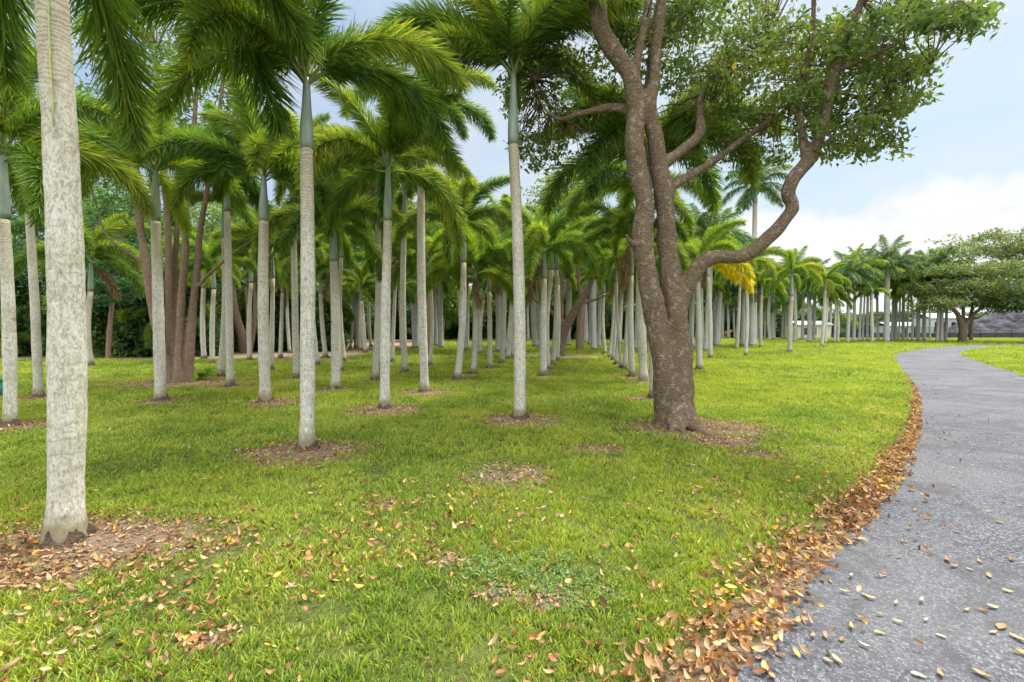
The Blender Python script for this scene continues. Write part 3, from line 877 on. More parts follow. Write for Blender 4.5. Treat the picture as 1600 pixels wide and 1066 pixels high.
def main_tree():
    b = gnd(1058, 668)
    root = empty('shade_tree', tuple(b))
    tag(root, 'big brown tree with two fused mottled trunks and a low limb reaching right', 'tree')
    Y0 = b.y
    T = []
    T.append(px_path([(1050,678,Y0,0.317),(1046,640,Y0,0.238),(1038,580,Y0-.05,0.198),(1029,520,Y0-.05,0.180),(1015,450,Y0-.1,0.167),(1004,380,Y0-.1,0.154),(1006,320,Y0-.1,0.145),(992,240,Y0-.1,0.154),(994,185,Y0-.05,0.145),(1000,150,Y0,0.123)]))
    T.append(px_path([(1064,678,Y0,0.317),(1062,640,Y0,0.238),(1061,560,Y0+.05,0.207),(1054,480,Y0+.1,0.207),(1043,400,Y0+.1,0.145),(1038,310,Y0+.1,0.158),(1026,230,Y0+.1,0.132),(1015,165,Y0,0.119),(1022,125,Y0,0.101),(1026,60,Y0-.1,0.088),(1034,0,Y0-.2,0.079),(1045,-130,Y0-.4,0.062)]))
    # ropy buttresses / roots
    for (u1, v1, r1) in ((1092,676,0.062),(1118,688,0.044),(1030,676,0.062),(1040,690,0.044),(1075,692,0.044),(1000,672,0.040),(1145,696,0.031)):
        e = gnd(u1, v1)
        s = np.array(b) + np.array([(e.x - b.x) * .12, (e.y - b.y) * .12, .42])
        m = np.array(b) * .5 + np.array(e) * .5; m[2] = .06
        p, r = catmull([s, np.array(b) + np.array([(e.x - b.x) * .3, (e.y - b.y) * .3, .15]), m, np.array([e.x, e.y, -.03])], [.12, .12, r1, r1 * .5], .06)
        T.append((p, r))
    limbs = [
     [(994,175,Y0-.05,0.123),(984,118,Y0-.1,0.128),(958,78,Y0-.15,0.136),(937,38,Y0-.2,0.132),(929,-15,Y0-.25,0.123),(905,-110,Y0-.5,0.097),(850,-210,Y0-.8,0.062)],
     [(1003,160,Y0,0.097),(992,118,Y0-.1,0.075),(1002,65,Y0-.2,0.066),(1013,5,Y0-.3,0.062),(1010,-120,Y0-.5,0.044)],
     [(1012,160,Y0+.1,0.079),(1018,95,Y0+.2,0.070),(1032,60,Y0+.4,0.057),(1052,45,Y0+.6,0.044),(1085,0,Y0+.9,0.035)],
     [(1060,478,Y0+.1,0.150),(1084,428,Y0,0.123),(1110,403,Y0-.1,0.110),(1162,400,Y0-.2,0.110),(1203,370,Y0-.3,0.106),(1237,327,Y0-.35,0.101),(1231,303,Y0-.35,0.106),(1241,278,Y0-.4,0.097),(1266,246,Y0-.4,0.106),(1284,205,Y0-.45,0.070),(1306,110,Y0-.6,0.066),(1345,5,Y0-.8,0.057),(1375,-90,Y0-1,0.040)],
     [(1262,250,Y0-.4,0.079),(1254,210,Y0-.3,0.053),(1248,160,Y0-.3,0.053),(1258,110,Y0-.3,0.046),(1270,40,Y0-.4,0.040),(1272,-40,Y0-.5,0.031)],
     [(1036,300,Y0+.1,0.088),(1062,284,Y0+.3,0.075),(1110,255,Y0+.6,0.064),(1165,215,Y0+.8,0.055),(1215,182,Y0+.9,0.044),(1262,140,Y0+1,0.035),(1330,95,Y0+1.1,0.018)],
     [(1030,262,Y0+.1,0.106),(1065,235,Y0+.3,0.088),(1093,208,Y0+.5,0.084),(1093,160,Y0+.7,0.057),(1108,128,Y0+.8,0.044),(1150,95,Y0+1,0.035),(1205,55,Y0+1.3,0.022)],
     [(996,180,Y0+.1,0.088),(960,168,Y0+.3,0.075),(905,178,Y0+.5,0.048),(872,186,Y0+.7,0.031),(845,160,Y0+.8,0.020),(832,110,Y0+.9,0.011)],
     [(1000,385,Y0-.1,0.079),(984,378,Y0-.2,0.044),(979,366,Y0-.25,0.026)],
     [(1306,112,Y0-.6,0.035),(1345,95,Y0-.9,0.026),(1400,70,Y0-1.2,0.020),(1470,40,Y0-1.6,0.011)],
     [(1270,235,Y0-.4,0.035),(1320,205,Y0-.7,0.024),(1365,190,Y0-.9,0.018),(1400,215,Y0-1.1,0.009)],
     [(1300,140,Y0-.6,0.031),(1350,150,Y0-.5,0.022),(1410,120,Y0-.5,0.018),(1465,95,Y0-.6,0.009)],
     [(1345,5,Y0-.8,0.035),(1400,-25,Y0-1.2,0.031),(1470,-15,Y0-1.8,0.022),(1530,20,Y0-2.2,0.011)],
    ]
    for l in limbs: T.append(px_path(l, .08))
    fused('trunk', T, M['bark'], root, b, .020, .24, 3)
    # crown
    E = [ # u,v,ru,rv,Y0,dY,n
     (1120,60,130,75,8.6,1.2,190),(1050,20,110,50,8.2,1.0,90),(1220,95,100,75,8.2,1.2,150),(1180,190,95,45,9.0,.8,60),
     (1310,120,85,90,7.4,.9,150),(1375,70,80,60,7.0,.8,90),(1400,130,55,45,7.0,.6,40),(1300,215,70,28,7.6,.6,36),(1375,185,42,28,6.8,.5,28),
     (1340,235,65,14,6.8,.4,20),(1390,222,25,10,6.6,.3,6),(1440,100,32,18,6.9,.4,14),(1480,20,70,20,6.0,.6,40),(1510,38,30,14,5.8,.3,12),(1440,20,50,25,6.5,.5,30),
     (880,50,110,60,8.6,.9,130),(870,130,90,50,9.0,.8,90),(835,200,60,60,9.4,.6,50),(860,215,60,60,9.2,.8,60),(960,20,60,40,8.6,.8,36),(1010,90,40,70,9.2,.8,36),(1090,140,60,50,9.2,.8,50),
     (1270,150,60,60,8.4,.7,50),(1130,230,70,40,9.4,.6,30),(1215,240,60,22,9.0,.5,18),(960,230,60,50,9.5,.6,22),
     (1100,-130,320,90,7.8,1.8,130),(900,-120,160,80,7.5,1.4,50),(1380,-90,140,60,6.6,1.2,60)]
    C = []
    for (u, v, ru, rv, Y, dY, n) in E:
        for _ in range(n):
            a = RNG.uniform(0, 6.283); q = math.sqrt(RNG.uniform(0, 1))
            uu = u + ru * q * math.cos(a); vv = v + rv * q * math.sin(a)
            C.append(tuple(at(uu, vv, Y + RNG.uniform(-dY, dY))))
    C = np.array(C)
    v, f, lv = clump_leaves(C, 18, .115, .10, .35, .5, .25)
    link('crown', mesh_np('crown', v - np.array(b), f, [M['tree_leaf']], {'lv': lv}), root)
    anchors = np.concatenate([p[::3] for p, r in T[9:]])
    tv, tq = merge(twigs(C[::2], anchors, .012, 2))
    link('twigs', mesh_np('twigs', tv - np.array(b), tq, [M['bark']], smooth=True), root)

def broad_tree(name, base, stems, crowns, leaf, bark, label, cat='tree', group=None, per=16, sig=.3, lsize=.16, voxel=.04, twig=True, flat=.5, seed=1, rough=.12):
    """stems: list of [(x,y,z,r)...] world; crowns: (cx,cy,cz,rx,ry,rz,n) world"""
    root = empty(name, tuple(base)); tag(root, label, cat, group)
    b = np.array(base)
    T = [catmull([s[:3] for s in st], [s[3] for s in st], .2) for st in stems]
    fused('trunk', T, bark, root, b, voxel, rough, seed)
    C = []
    for (cx, cy, cz, rx, ry, rz, n) in crowns:
        d = norm(RNG.normal(size=(n, 3))) * (RNG.uniform(0, 1, (n, 1)) ** .4)
        C.append(np.array([cx, cy, cz]) + d * np.array([rx, ry, rz]))
    C = np.concatenate(C)
    v, f, lv = clump_leaves(C, per, sig, lsize, .35, flat, .2)
    link('crown', mesh_np('crown', v - b, f, [leaf], {'lv': lv}), root)
    if twig:
        A = np.concatenate([p[len(p) // 2:] for p, r in T])
        parts = twigs(C[::3], A, .02, seed)
        if parts:
            tv, tq = merge(parts)
            link('twigs', mesh_np('twigs', tv - b, tq, [bark], smooth=True), root)
    return root

def pxs(rows):
    return [(*at(u, v, Y), r) for u, v, Y, r in rows]
def pxc(u, v, Y, ru, rv, dY, n):
    p = at(u, v, Y); return (p.x, p.y, p.z, ru * Y / F, dY, rv * Y / F, n)

def other_trees():
    b = gnd(283, 600); Y = b.y
    broad_tree('multi_stemmed_tree', b, [
        pxs([(266,604,Y-.1,0.172),(256,560,Y-.1,0.132),(240,490,Y-.1,0.112),(228,410,Y,0.106),(216,330,Y+.2,0.099),(211,235,Y+.3,0.079),(200,120,Y+.5,0.053)]),
        pxs([(272,602,Y,0.145),(266,520,Y+.3,0.106),(264,440,Y+.3,0.099),(262,350,Y+.4,0.086),(252,220,Y+.5,0.066),(245,80,Y+.5,0.046)]),
        pxs([(278,606,Y-.3,0.158),(281,540,Y-.2,0.112),(284,460,Y-.2,0.099),(290,390,Y-.2,0.092),(289,340,Y-.2,0.086),(300,240,Y,0.073),(310,100,Y,0.046)]),
        pxs([(292,604,Y-.1,0.158),(297,540,Y-.1,0.119),(301,480,Y,0.106),(308,420,Y,0.092),(313,360,Y,0.079),(330,260,Y+.2,0.066),(350,120,Y+.2,0.046)]),
        pxs([(284,600,Y+.2,0.132),(272,500,Y+.5,0.086),(273,420,Y+.6,0.079),(278,330,Y+.6,0.066),(280,200,Y+.6,0.053)]),
        pxs([(303,455,Y,0.053),(325,430,Y-.1,0.046),(350,408,Y-.1,0.040),(375,388,Y-.1,0.033),(400,372,Y,0.020)]),
        pxs([(229,415,Y,0.046),(205,398,Y-.2,0.043),(180,382,Y-.4,0.036),(162,360,Y-.5,0.030),(152,325,Y-.5,0.020)]),
        ], [pxc(230,170,Y+.5,130,80,2.0,170), pxc(330,120,Y+.3,90,80,2.0,110), pxc(180,260,Y,60,70,1.5,60), pxc(260,20,Y,170,90,2.5,140)],
        M['bg_leaf'], M['bark2'], 'clump of tall reddish-brown trunks growing from one base on the left', voxel=.024, lsize=.15, per=14, seed=11)
    # layered dark sapling
    b = gnd(169, 561); Y = b.y
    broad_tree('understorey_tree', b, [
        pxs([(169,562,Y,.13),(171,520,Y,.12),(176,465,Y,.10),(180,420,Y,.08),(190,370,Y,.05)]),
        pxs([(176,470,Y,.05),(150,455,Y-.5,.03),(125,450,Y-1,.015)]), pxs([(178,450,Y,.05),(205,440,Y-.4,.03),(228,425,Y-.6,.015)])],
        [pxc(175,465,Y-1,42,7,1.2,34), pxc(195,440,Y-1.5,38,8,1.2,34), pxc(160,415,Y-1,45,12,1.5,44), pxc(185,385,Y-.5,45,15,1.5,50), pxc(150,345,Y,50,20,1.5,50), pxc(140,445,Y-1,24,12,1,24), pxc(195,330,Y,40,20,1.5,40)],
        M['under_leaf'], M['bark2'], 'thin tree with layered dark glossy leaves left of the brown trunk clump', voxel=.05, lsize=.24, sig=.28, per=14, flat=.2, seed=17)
    # forked brown tree at centre back
    b = gnd(872, 556); Y = b.y
    broad_tree('forked_tree', b, [
        pxs([(873,558,Y,.42),(874,530,Y,.34),(873,500,Y,.3),(874,470,Y,.26),(876,440,Y,.22),(880,400,Y,.15)]),
        pxs([(876,535,Y,.30),(884,512,Y-.2,.28),(896,490,Y-.4,.26),(908,470,Y-.6,.22),(920,450,Y-.6,.16),(930,425,Y-.6,.1)]),
        pxs([(906,474,Y-.6,.11),(925,470,Y-.8,.09),(945,462,Y-1,.07),(962,455,Y-1,.04)]),
        pxs([(872,500,Y,.16),(862,488,Y-.3,.13),(850,478,Y-.5,.10),(836,470,Y-.6,.07),(822,458,Y-.6,.05)]),
        pxs([(877,470,Y,.12),(886,455,Y,.1),(896,440,Y,.07)])],
        [pxc(880,370,Y,70,45,3.0,150), pxc(930,400,Y-1,40,30,2.0,60), pxc(830,400,Y,40,30,2.0,60)],
        M['bg_leaf'], M['bark'], 'dark brown forked tree far back behind the row of slim palms at centre', voxel=.05, lsize=.22, sig=.4, seed=23)
    b = gnd(382, 552); Y = b.y
    broad_tree('leaning_tree', b, [
        pxs([(384,554,Y,.38),(378,525,Y,.3),(368,490,Y,.26),(364,450,Y,.2),(372,400,Y,.14)]),
        pxs([(386,552,Y,.3),(396,510,Y,.2),(400,470,Y,.16),(395,430,Y,.12)]),
        pxs([(388,552,Y+.3,.25),(388,500,Y+.5,.16),(384,450,Y+.5,.12)])],
        [pxc(380,380,Y,60,40,3,120), pxc(420,420,Y+1,30,25,2,40)],
        M['wood_leaf'], M['bark2'], 'dark leaning trunks behind the palms left of the second nearest palm', voxel=.05, lsize=.25, sig=.4, seed=29)
    # flat-topped rain tree
    b = gnd(1505, 535.5); Y = b.y
    broad_tree('flat_topped_tree', b, [
        pxs([(1504,536,Y,0.468),(1504,515,Y,0.385),(1500,500,Y,0.303),(1494,488,Y,0.248),(1482,477,Y-1,0.165),(1462,462,Y-2,0.099)]),
        pxs([(1506,514,Y,0.275),(1514,500,Y,0.248),(1522,490,Y,0.193),(1540,478,Y,0.138),(1565,465,Y,0.083)]),
        pxs([(1505,516,Y,0.220),(1505,495,Y+.5,0.193),(1506,470,Y+.5,0.165),(1510,440,Y+1,0.110),(1530,400,Y+1,0.055)]),
        pxs([(1516,499,Y,0.165),(1530,496,Y-1,0.110),(1550,484,Y-1.5,0.066)]),
        pxs([(1530,400,Y+1,0.083),(1560,390,Y+2,0.055),(1590,385,Y+2,0.033)]),
        pxs([(1517,532,Y+1,0.248),(1517,500,Y+1,0.209),(1520,470,Y+1,0.154)])],
        [pxc(1500,425,Y,75,9,7,331), pxc(1480,450,Y-1,50,14,5,165), pxc(1530,450,Y-1,55,16,5,191), pxc(1460,475,Y-2,28,10,4,76), pxc(1540,472,Y,30,8,4,76),
         pxc(1545,372,Y+4,75,7,5,52), pxc(1480,390,Y+3,30,6,4,30), pxc(1585,390,Y+4,40,10,5,52), pxc(1500,395,Y+2,40,12,4,51), pxc(1560,388,Y+3,60,14,5,114), pxc(1550,370,Y+2,22,5,3,17), pxc(1590,420,Y+1,50,16,5,153), pxc(1600,400,Y+3,40,14,4,76), pxc(1490,468,Y,35,8,3,63)],
        M['rain_leaf'], M['bark'], 'flat-topped spreading tree with twin trunks at the far bend of the path', voxel=.12, lsize=.34, sig=.55, per=18, flat=.25, seed=31, rough=.2)
    b = gnd(1640, 536); Y = b.y
    broad_tree('spreading_tree', b, [
        pxs([(1640,537,Y,.8),(1640,505,Y,.6),(1632,480,Y,.4),(1600,465,Y,.25),(1570,462,Y,.12)]),
        pxs([(1640,508,Y,.5),(1655,480,Y,.35),(1680,460,Y,.2)])],
        [pxc(1600,465,Y,45,16,5,160), pxc(1650,440,Y,55,25,6,150), pxc(1575,478,Y-1,22,9,3,50)],
        M['wood_leaf'], M['bark'], 'dark dense tree reaching in from the right edge over the grey mound', voxel=.12, lsize=.4, sig=.55, per=18, flat=.35, seed=37)
    # bright trees behind the grove
    rg = random.Random(5)
    spots = [(520,60,8,9.5,'bg_leaf'),(610,64,9,10,'bg_leaf'),(690,60,8,10,'bg_leaf'),(765,66,9,12,'bg_leaf'),(850,62,9,13,'bg_leaf'),(925,68,8,12,'far_leaf'),(1000,72,8,10.5,'bg_leaf'),(1075,80,9,10,'far_leaf'),
             (60,33,6,14,'bg_leaf'),(150,36,6,15,'bg_leaf'),(330,36,6,13,'bg_leaf'),(430,44,7,14,'wood_leaf'),(1150,86,9,9,'far_leaf'),(-60,30,6,10,'wood_leaf'),(230,38,6,12,'bg_leaf'),(666,28,5.5,15.5,'open_leaf'),(560,46,6,17,'open_leaf'),(905,34,6,14,'open_leaf'),(1010,48,6,13,'bg_leaf')]
    names = ['behind the reddish-ringed palm','behind']
    spots.sort()
    for i, (u, Y, rad, H, lf) in enumerate(spots):
        x = (u - 800) / F * Y
        st = [(x, Y, -.05, .32), (x + .2, Y, H * .25, .25), (x - .1, Y, H * .5, .18), (x + .3, Y, H * .8, .08)]
        cr = []
        for k in range(7):
            a = rg.uniform(0, 6.28); q = rg.uniform(.2, .7)
            cr.append((x + math.cos(a) * rad * q, Y + math.sin(a) * rad * .5 * q, H * rg.uniform(.42, .88), rad * .38, rad * .38, H * .16, 100))
        cr.append((x, Y, H * .85, rad * .4, rad * .4, H * .14, 60))
        stems = [st] + [[(x, Y, H * .35, .14), (c[0] * .5 + x * .5, c[1] * .5 + Y * .5, c[2] * .6 + H * .2, .09), (c[0], c[1], c[2], .04)] for c in cr[:4]]
        tone = {'bg_leaf': 'yellow-green', 'wood_leaf': 'dark green', 'far_leaf': 'dull green', 'open_leaf': 'tall open olive'}[lf]
        broad_tree('broadleaf_tree', (x, Y, 0), stems, cr, M[lf], M['bark2'], f'{tone} tree, {ORD[i]} from left in the tree line behind the grove',
                   group='trees closing the view behind the grove', voxel=.12, lsize=.42 if Y > 40 else .26, sig=.6 if Y > 40 else .4, per=15, twig=False, seed=40 + i)

# ------------------------------------------------------------------ geometry-node scatter (stuff only)
def scatter(name, pts, rot, scl, idx, sources, mats_done=True):
    me = bpy.data.meshes.new(name)
    me.vertices.add(len(pts)); me.vertices.foreach_set('co', np.asarray(pts, np.float32).ravel())
    a = me.attributes.new('rot', 'FLOAT_VECTOR', 'POINT'); a.data.foreach_set('vector', np.asarray(rot, np.float32).ravel())
    a = me.attributes.new('scl', 'FLOAT', 'POINT'); a.data.foreach_set('value', np.asarray(scl, np.float32))
    a = me.attributes.new('idx', 'INT', 'POINT'); a.data.foreach_set('value', np.asarray(idx, np.int32))
    o = link(name, me)
    coll = bpy.data.collections.new(name + '_sources')
    for i, sm in enumerate(sources):
        so = bpy.data.objects.new(f'{name}_piece_{i:02d}', sm); coll.objects.link(so)
    ng = bpy.data.node_groups.new(name + '_scatter', 'GeometryNodeTree')
    ng.interface.new_socket('Geometry', in_out='INPUT', socket_type='NodeSocketGeometry')
    ng.interface.new_socket('Geometry', in_out='OUTPUT', socket_type='NodeSocketGeometry')
    nd, lk = ng.nodes, ng.links
    gi = nd.new('NodeGroupInput'); go = nd.new('NodeGroupOutput')
    ip = nd.new('GeometryNodeInstanceOnPoints'); ci = nd.new('GeometryNodeCollectionInfo')
    ci.inputs['Collection'].default_value = coll
    ci.inputs['Separate Children'].default_value = True; ci.inputs['Reset Children'].default_value = True
    def na(nm, dt):
        n = nd.new('GeometryNodeInputNamedAttribute'); n.data_type = dt; n.inputs['Name'].default_value = nm
        return n.outputs[0]
    er = nd.new('FunctionNodeEulerToRotation')
    lk.new(na('rot', 'FLOAT_VECTOR'), er.inputs[0])
    lk.new(gi.outputs[0], ip.inputs['Points']); lk.new(ci.outputs[0], ip.inputs['Instance'])
    ip.inputs['Pick Instance'].default_value = True
    lk.new(na('idx', 'INT'), ip.inputs['Instance Index'])
    lk.new(er.outputs[0], ip.inputs['Rotation']); lk.new(na('scl', 'FLOAT'), ip.inputs['Scale'])
    lk.new(ip.outputs[0], go.inputs[0])
    md = o.modifiers.new('scatter', 'NODES'); md.node_group = ng
    return o

def tuft_mesh(seed, nb, rad, h, w, spread=.5):
    rng = np.random.default_rng(seed)
    a = rng.uniform(0, 6.283, nb); r = rad * np.sqrt(rng.uniform(0, 1, nb))
    P = np.stack([r * np.cos(a), r * np.sin(a), np.full(nb, -.004)], 1)
    d = norm(np.stack([np.cos(a + rng.normal(0, .9, nb)) * spread * rng.uniform(.2, 1.3, nb), np.sin(a + rng.normal(0, .9, nb)) * spread * rng.uniform(.2, 1.3, nb), np.ones(nb)], 1))
    L = h * rng.uniform(.55, 1.15, nb)
    sd = norm(np.cross(d, rng.normal(size=(nb, 3)))) * w * .5 * rng.uniform(.7, 1.2, (nb, 1))
    out = norm(d * np.array([1, 1, 0]) + 1e-6)
    Vs = []
    for t, ww in ((0, .7), (.45, 1), (.8, .7), (1, .08)):
        c = P + d * (L * t)[:, None] + out * (L * .22 * t * t)[:, None] + np.array([0, 0, -1]) * (L * .12 * t ** 3)[:, None]
        Vs += [c - sd * ww, c + sd * ww]
    V = np.stack(Vs, 1).reshape(-1, 3)
    Q = (np.array([[0, 1, 3, 2], [2, 3, 5, 4], [4, 5, 7, 6]])[None] + (np.arange(nb) * 8)[:, None, None]).reshape(-1, 4)
    lv = np.repeat(rng.uniform(0, 1, nb), 8)
    return mesh_np('grass_tuft', V, Q, [M['grass']], {'lv': lv})

def litter_leaf(seed, L, w, mat, curl):
    rng = np.random.default_rng(seed)
    n = 7
    t = np.linspace(0, 1, n)
    prof = np.sin(np.clip(t ** .85, 0, 1) * math.pi) ** .75 * w * .5
    prof[0] = .0015; prof[-1] = .001
    V = []
    for i in range(n):
        x = (t[i] - .5) * L
        z = curl * L * (2 * (t[i] - .5)) ** 2 * .35
        tw = rng.normal(0, .1)
        for sgn in (-1, 0, 1):
            V.append((x, sgn * prof[i], z + abs(sgn) * prof[i] * (.35 + .6 * curl) + sgn * prof[i] * tw))
    Q = []
    for i in range(n - 1):
        for j in range(2):
            a = i * 3 + j
            Q.append((a, a + 1, a + 4, a + 3))
    V = np.array(V); V[:, 2] -= V[:, 2].min()
    return mesh_np('fallen_leaf', V, Q, [mat], {'lv': np.full(len(V), rng.uniform(0, 1))}, smooth=True)

def build_ground_cover():
    # --- grass
    def region(n, y0, y1):
        y = np.sqrt(RNG.uniform(y0 ** 2, y1 ** 2, n))
        x = RNG.uniform(-1, 1, n) * (1.2 * y + .8)
        return np.stack([x, y], 1)
    bands = [(1.3, 3.2, 560, .8), (3.2, 5.5, 400, .92), (5.5, 9, 210, 1.15), (9, 15, 95, 1.5), (15, 24, 40, 2.0), (24, 38, 15, 2.8), (38, 80, 4.5, 3.4)]
    P, S = [], []
    for y0, y1, dens, sc in bands:
        area = 1.2 * (y1 ** 2 - y0 ** 2) + 1.6 * (y1 - y0)
        xy = region(int(area * dens), y0, y1)
        P.append(xy); S.append(np.full(len(xy), sc))
    xy = np.concatenate(P); sc = np.concatenate(S)
    keep = ~in_path(xy)
    xy, sc = xy[keep], sc[keep]
    b = bare_f(xy)
    nz = np.array([mnoise.noise(Vector((p[0] * 2.2, p[1] * 2.2, 0))) + .5 * mnoise.noise(Vector((p[0] * 6, p[1] * 6, 3))) for p in xy])
    dl = dist_line(xy, PL)
    edge = np.clip(dl / .30, 0, 1)
    prob = np.clip(1.2 - (b + nz * .6) * 1.55 + .4, .03, 1) * (.12 + .88 * edge) * np.clip(1.05 + nz * .75, .22, 1)
    keep = RNG.uniform(0, 1, len(xy)) < prob
    xy, sc, nz, b = xy[keep], sc[keep], nz[keep], b[keep]
    h = height_f(xy)
    n = len(xy)
    rot = np.stack([RNG.normal(0, .12, n), RNG.normal(0, .12, n), RNG.uniform(0, 6.283, n)], 1)
    s = sc * RNG.uniform(.7, 1.25, n) * np.clip(1 + nz * .35, .6, 1.4) * np.clip(1.1 - b * .6, .5, 1)
    srcs = [tuft_mesh(i, 14, .042, .068, .0078, .42) for i in range(6)]
    g = scatter('grass', np.column_stack([xy, h]), rot, s, RNG.integers(0, 6, n), srcs)
    tag(g, 'bright green lawn grass blades covering the ground', 'grass', kind='stuff')
    print('grass tufts', n)
    # --- leaf litter
    def leafset(mat, seeds, L0, L1):
        return [litter_leaf(sd, random.uniform(L0, L1), random.uniform(.026, .040), M[mat], random.uniform(.1, 1.5)) for sd in seeds]
    pts, scl = [], []
    # drift along the path
    seg = PL
    dd = np.concatenate([[0], np.cumsum(np.linalg.norm(np.diff(seg, axis=0), axis=1))])
    N1 = 7000
    sidx = RNG.uniform(0, 1, N1) ** 1.0
    tot = min(dd[-1], 24.0)
    sd = 5.0 + sidx * (tot - 5.0)
    cx = np.interp(sd, dd, seg[:, 0]); cy = np.interp(sd, dd, seg[:, 1])
    tx = np.interp(sd + .1, dd, seg[:, 0]) - cx; ty = np.interp(sd + .1, dd, seg[:, 1]) - cy
    ln = np.sqrt(tx ** 2 + ty ** 2); nx, ny = -ty / ln, tx / ln
    wv = np.array([.5 + .55 * mnoise.noise(Vector((q * .9, 0, 0))) + .35 * mnoise.noise(Vector((q * 3.1, 9, 0))) for q in sd])
    wid = np.clip(np.interp(cy, [1, 3, 5, 7, 12], [.40, .32, .22, .13, .09]) * (1 + .8 * wv), .07, .95)
    off = (RNG.beta(1.5, 1.9, N1) - .12 + RNG.normal(0, .10, N1)) * wid + np.where(RNG.uniform(0, 1, N1) < .03, RNG.normal(-.2, .3, N1), 0) + np.where(RNG.uniform(0, 1, N1) < .16, np.abs(RNG.normal(0, .45, N1)), 0)
    px = cx + nx * off; py = cy + ny * off
    keepn = RNG.uniform(0, 1, N1) < np.interp(cy, [1, 4, 7, 11, 16], [1, .9, .5, .3, .12])
    drift = np.stack([px, py], 1)[keepn]
    dz = RNG.uniform(.010, .065, len(drift))
    pts.append(np.column_stack([drift, dz])); scl.append(np.full(len(drift), .82))
    # scattered on grass
    xy = np.concatenate([region(13000, 1.3, 6), region(9000, 6, 15)])
    dens = np.array([.35 + .9 * mnoise.noise(Vector((p[0] * .55, p[1] * .55, 11))) + .5 * mnoise.noise(Vector((p[0] * 2.2, p[1] * 2.2, 4))) for p in xy])
    dens *= np.clip(1.75 - xy[:, 1] / 3.0, .07, 1.1)
    dens *= np.clip(1.25 - (xy[:, 0] - .2 * xy[:, 1]) * .35, .55, 1.5)
    dens = dens * 1.2
    dens += .5 * np.clip(1 - np.hypot((xy[:, 0] + 2.0) / 1.8, (xy[:, 1] - 2.7) / 1.0), 0, 1) + .5 * np.clip(1 - np.hypot((xy[:, 0] - .1) / .7, (xy[:, 1] - 2.55) / .6), 0, 1)
    k = (RNG.uniform(0, 1, len(xy)) < np.clip(dens, .03, 1)) & ~in_path(xy)
    xy = xy[k]
    pts.append(np.column_stack([xy, RNG.uniform(.012, .055, len(xy)) + height_f(xy)])); scl.append(RNG.uniform(.45, .9, len(xy)))
    # rings around near palms and tree
    for (bx, by, rx, ry) in BARE:
        if by > 17 or by < 1: continue
        nn = int(420 * rx * ry * (1.7 if by < 4 else 1)) + 8
        a = RNG.uniform(0, 6.283, nn); q = np.sqrt(RNG.uniform(0, 1, nn)) * 1.25
        xy = np.stack([bx + rx * q * np.cos(a), by + ry * q * np.sin(a)], 1)
        pts.append(np.column_stack([xy, RNG.uniform(.006, .025, nn) + height_f(xy)])); scl.append(np.full(nn, .72))
    P = np.concatenate(pts); S = np.concatenate(scl)
    ok = np.ones(len(P), bool)
    for (x, y, r, hh) in MOUNDS:
        pass
    n = len(P)
    rot = np.stack([RNG.normal(0, .62, n), RNG.normal(0, .5, n), RNG.uniform(0, 6.283, n)], 1)
    src = leafset('litter', range(8), .065, .10) + leafset('litter_dark', range(8, 12), .06, .10)
    o = scatter('leaf_litter', P, rot, S * RNG.uniform(.65, 1.15, n), RNG.choice(12, n, p=[.1] * 8 + [.05] * 4), src)
    tag(o, 'orange-brown fallen leaves drifted along the path edge and over the lawn', 'leaf litter', kind='stuff')
    # mulch chips on rings (small)
    pts = []
    for (bx, by, rx, ry) in BARE:
        if by > 26 or by < 1: continue
        nn = int((1500 if by < 11 else 450) * rx * ry) + 20
        a = RNG.uniform(0, 6.283, nn); q = np.sqrt(RNG.uniform(0, 1, nn)) * 1.2
        xy = np.stack([bx + rx * q * np.cos(a), by + ry * q * np.sin(a)], 1)
        pts.append(np.column_stack([xy, RNG.uniform(.002, .018, nn) + height_f(xy)]))
    P = np.concatenate(pts); n = len(P)
    rot = np.stack([RNG.normal(0, .4, n), RNG.normal(0, .4, n), RNG.uniform(0, 6.283, n)], 1)
    o = scatter('mulch', P, rot, RNG.uniform(.25, .65, n) , RNG.integers(0, 4, n), leafset('litter_dark', range(20, 24), .07, .11))
    tag(o, 'brown leaf mulch and debris in the bare rings round the palms', 'mulch', kind='stuff')
    # clover patches
    pts = []
    for (u, v, r, nn) in ((850, 905, .40, 150), (740, 740, .7, 160), (760, 890, .25, 80), (905, 930, .25, 70), (1080, 745, .4, 80), (120,960,.5,70)):
        c = gnd(u, v)
        pts.append(np.column_stack([c.x + RNG.normal(0, r * .55, nn), c.y + RNG.normal(0, r * .45, nn), RNG.uniform(.015, .05, nn)]))
    P = np.concatenate(pts); n = len(P)
    wl = []
    for i in range(3):
        rng = np.random.default_rng(60 + i); m = 9
        pos = rng.normal(0, .014, (m, 3)) * np.array([1, 1, .4]); d = norm(rng.normal(size=(m, 3)) * np.array([1, 1, .3]))
        v, f, lv = leaves_mesh(pos, d, np.tile([0, 0, 1.0], (m, 1)) + rng.normal(0, .3, (m, 3)), np.full(m, .022), rng.uniform(0, 1, m))
        wl.append(mesh_np('clover_sprig', v, f, [M['weed']], {'lv': lv}))
    rot = np.stack([RNG.normal(0, .2, n), RNG.normal(0, .2, n), RNG.uniform(0, 6.283, n)], 1)
    o = scatter('clover', P, rot, RNG.uniform(.7, 1.4, n), RNG.integers(0, 3, n), wl)
    tag(o, 'low blue-green clover weeds growing in the lawn', 'clover', kind='stuff')
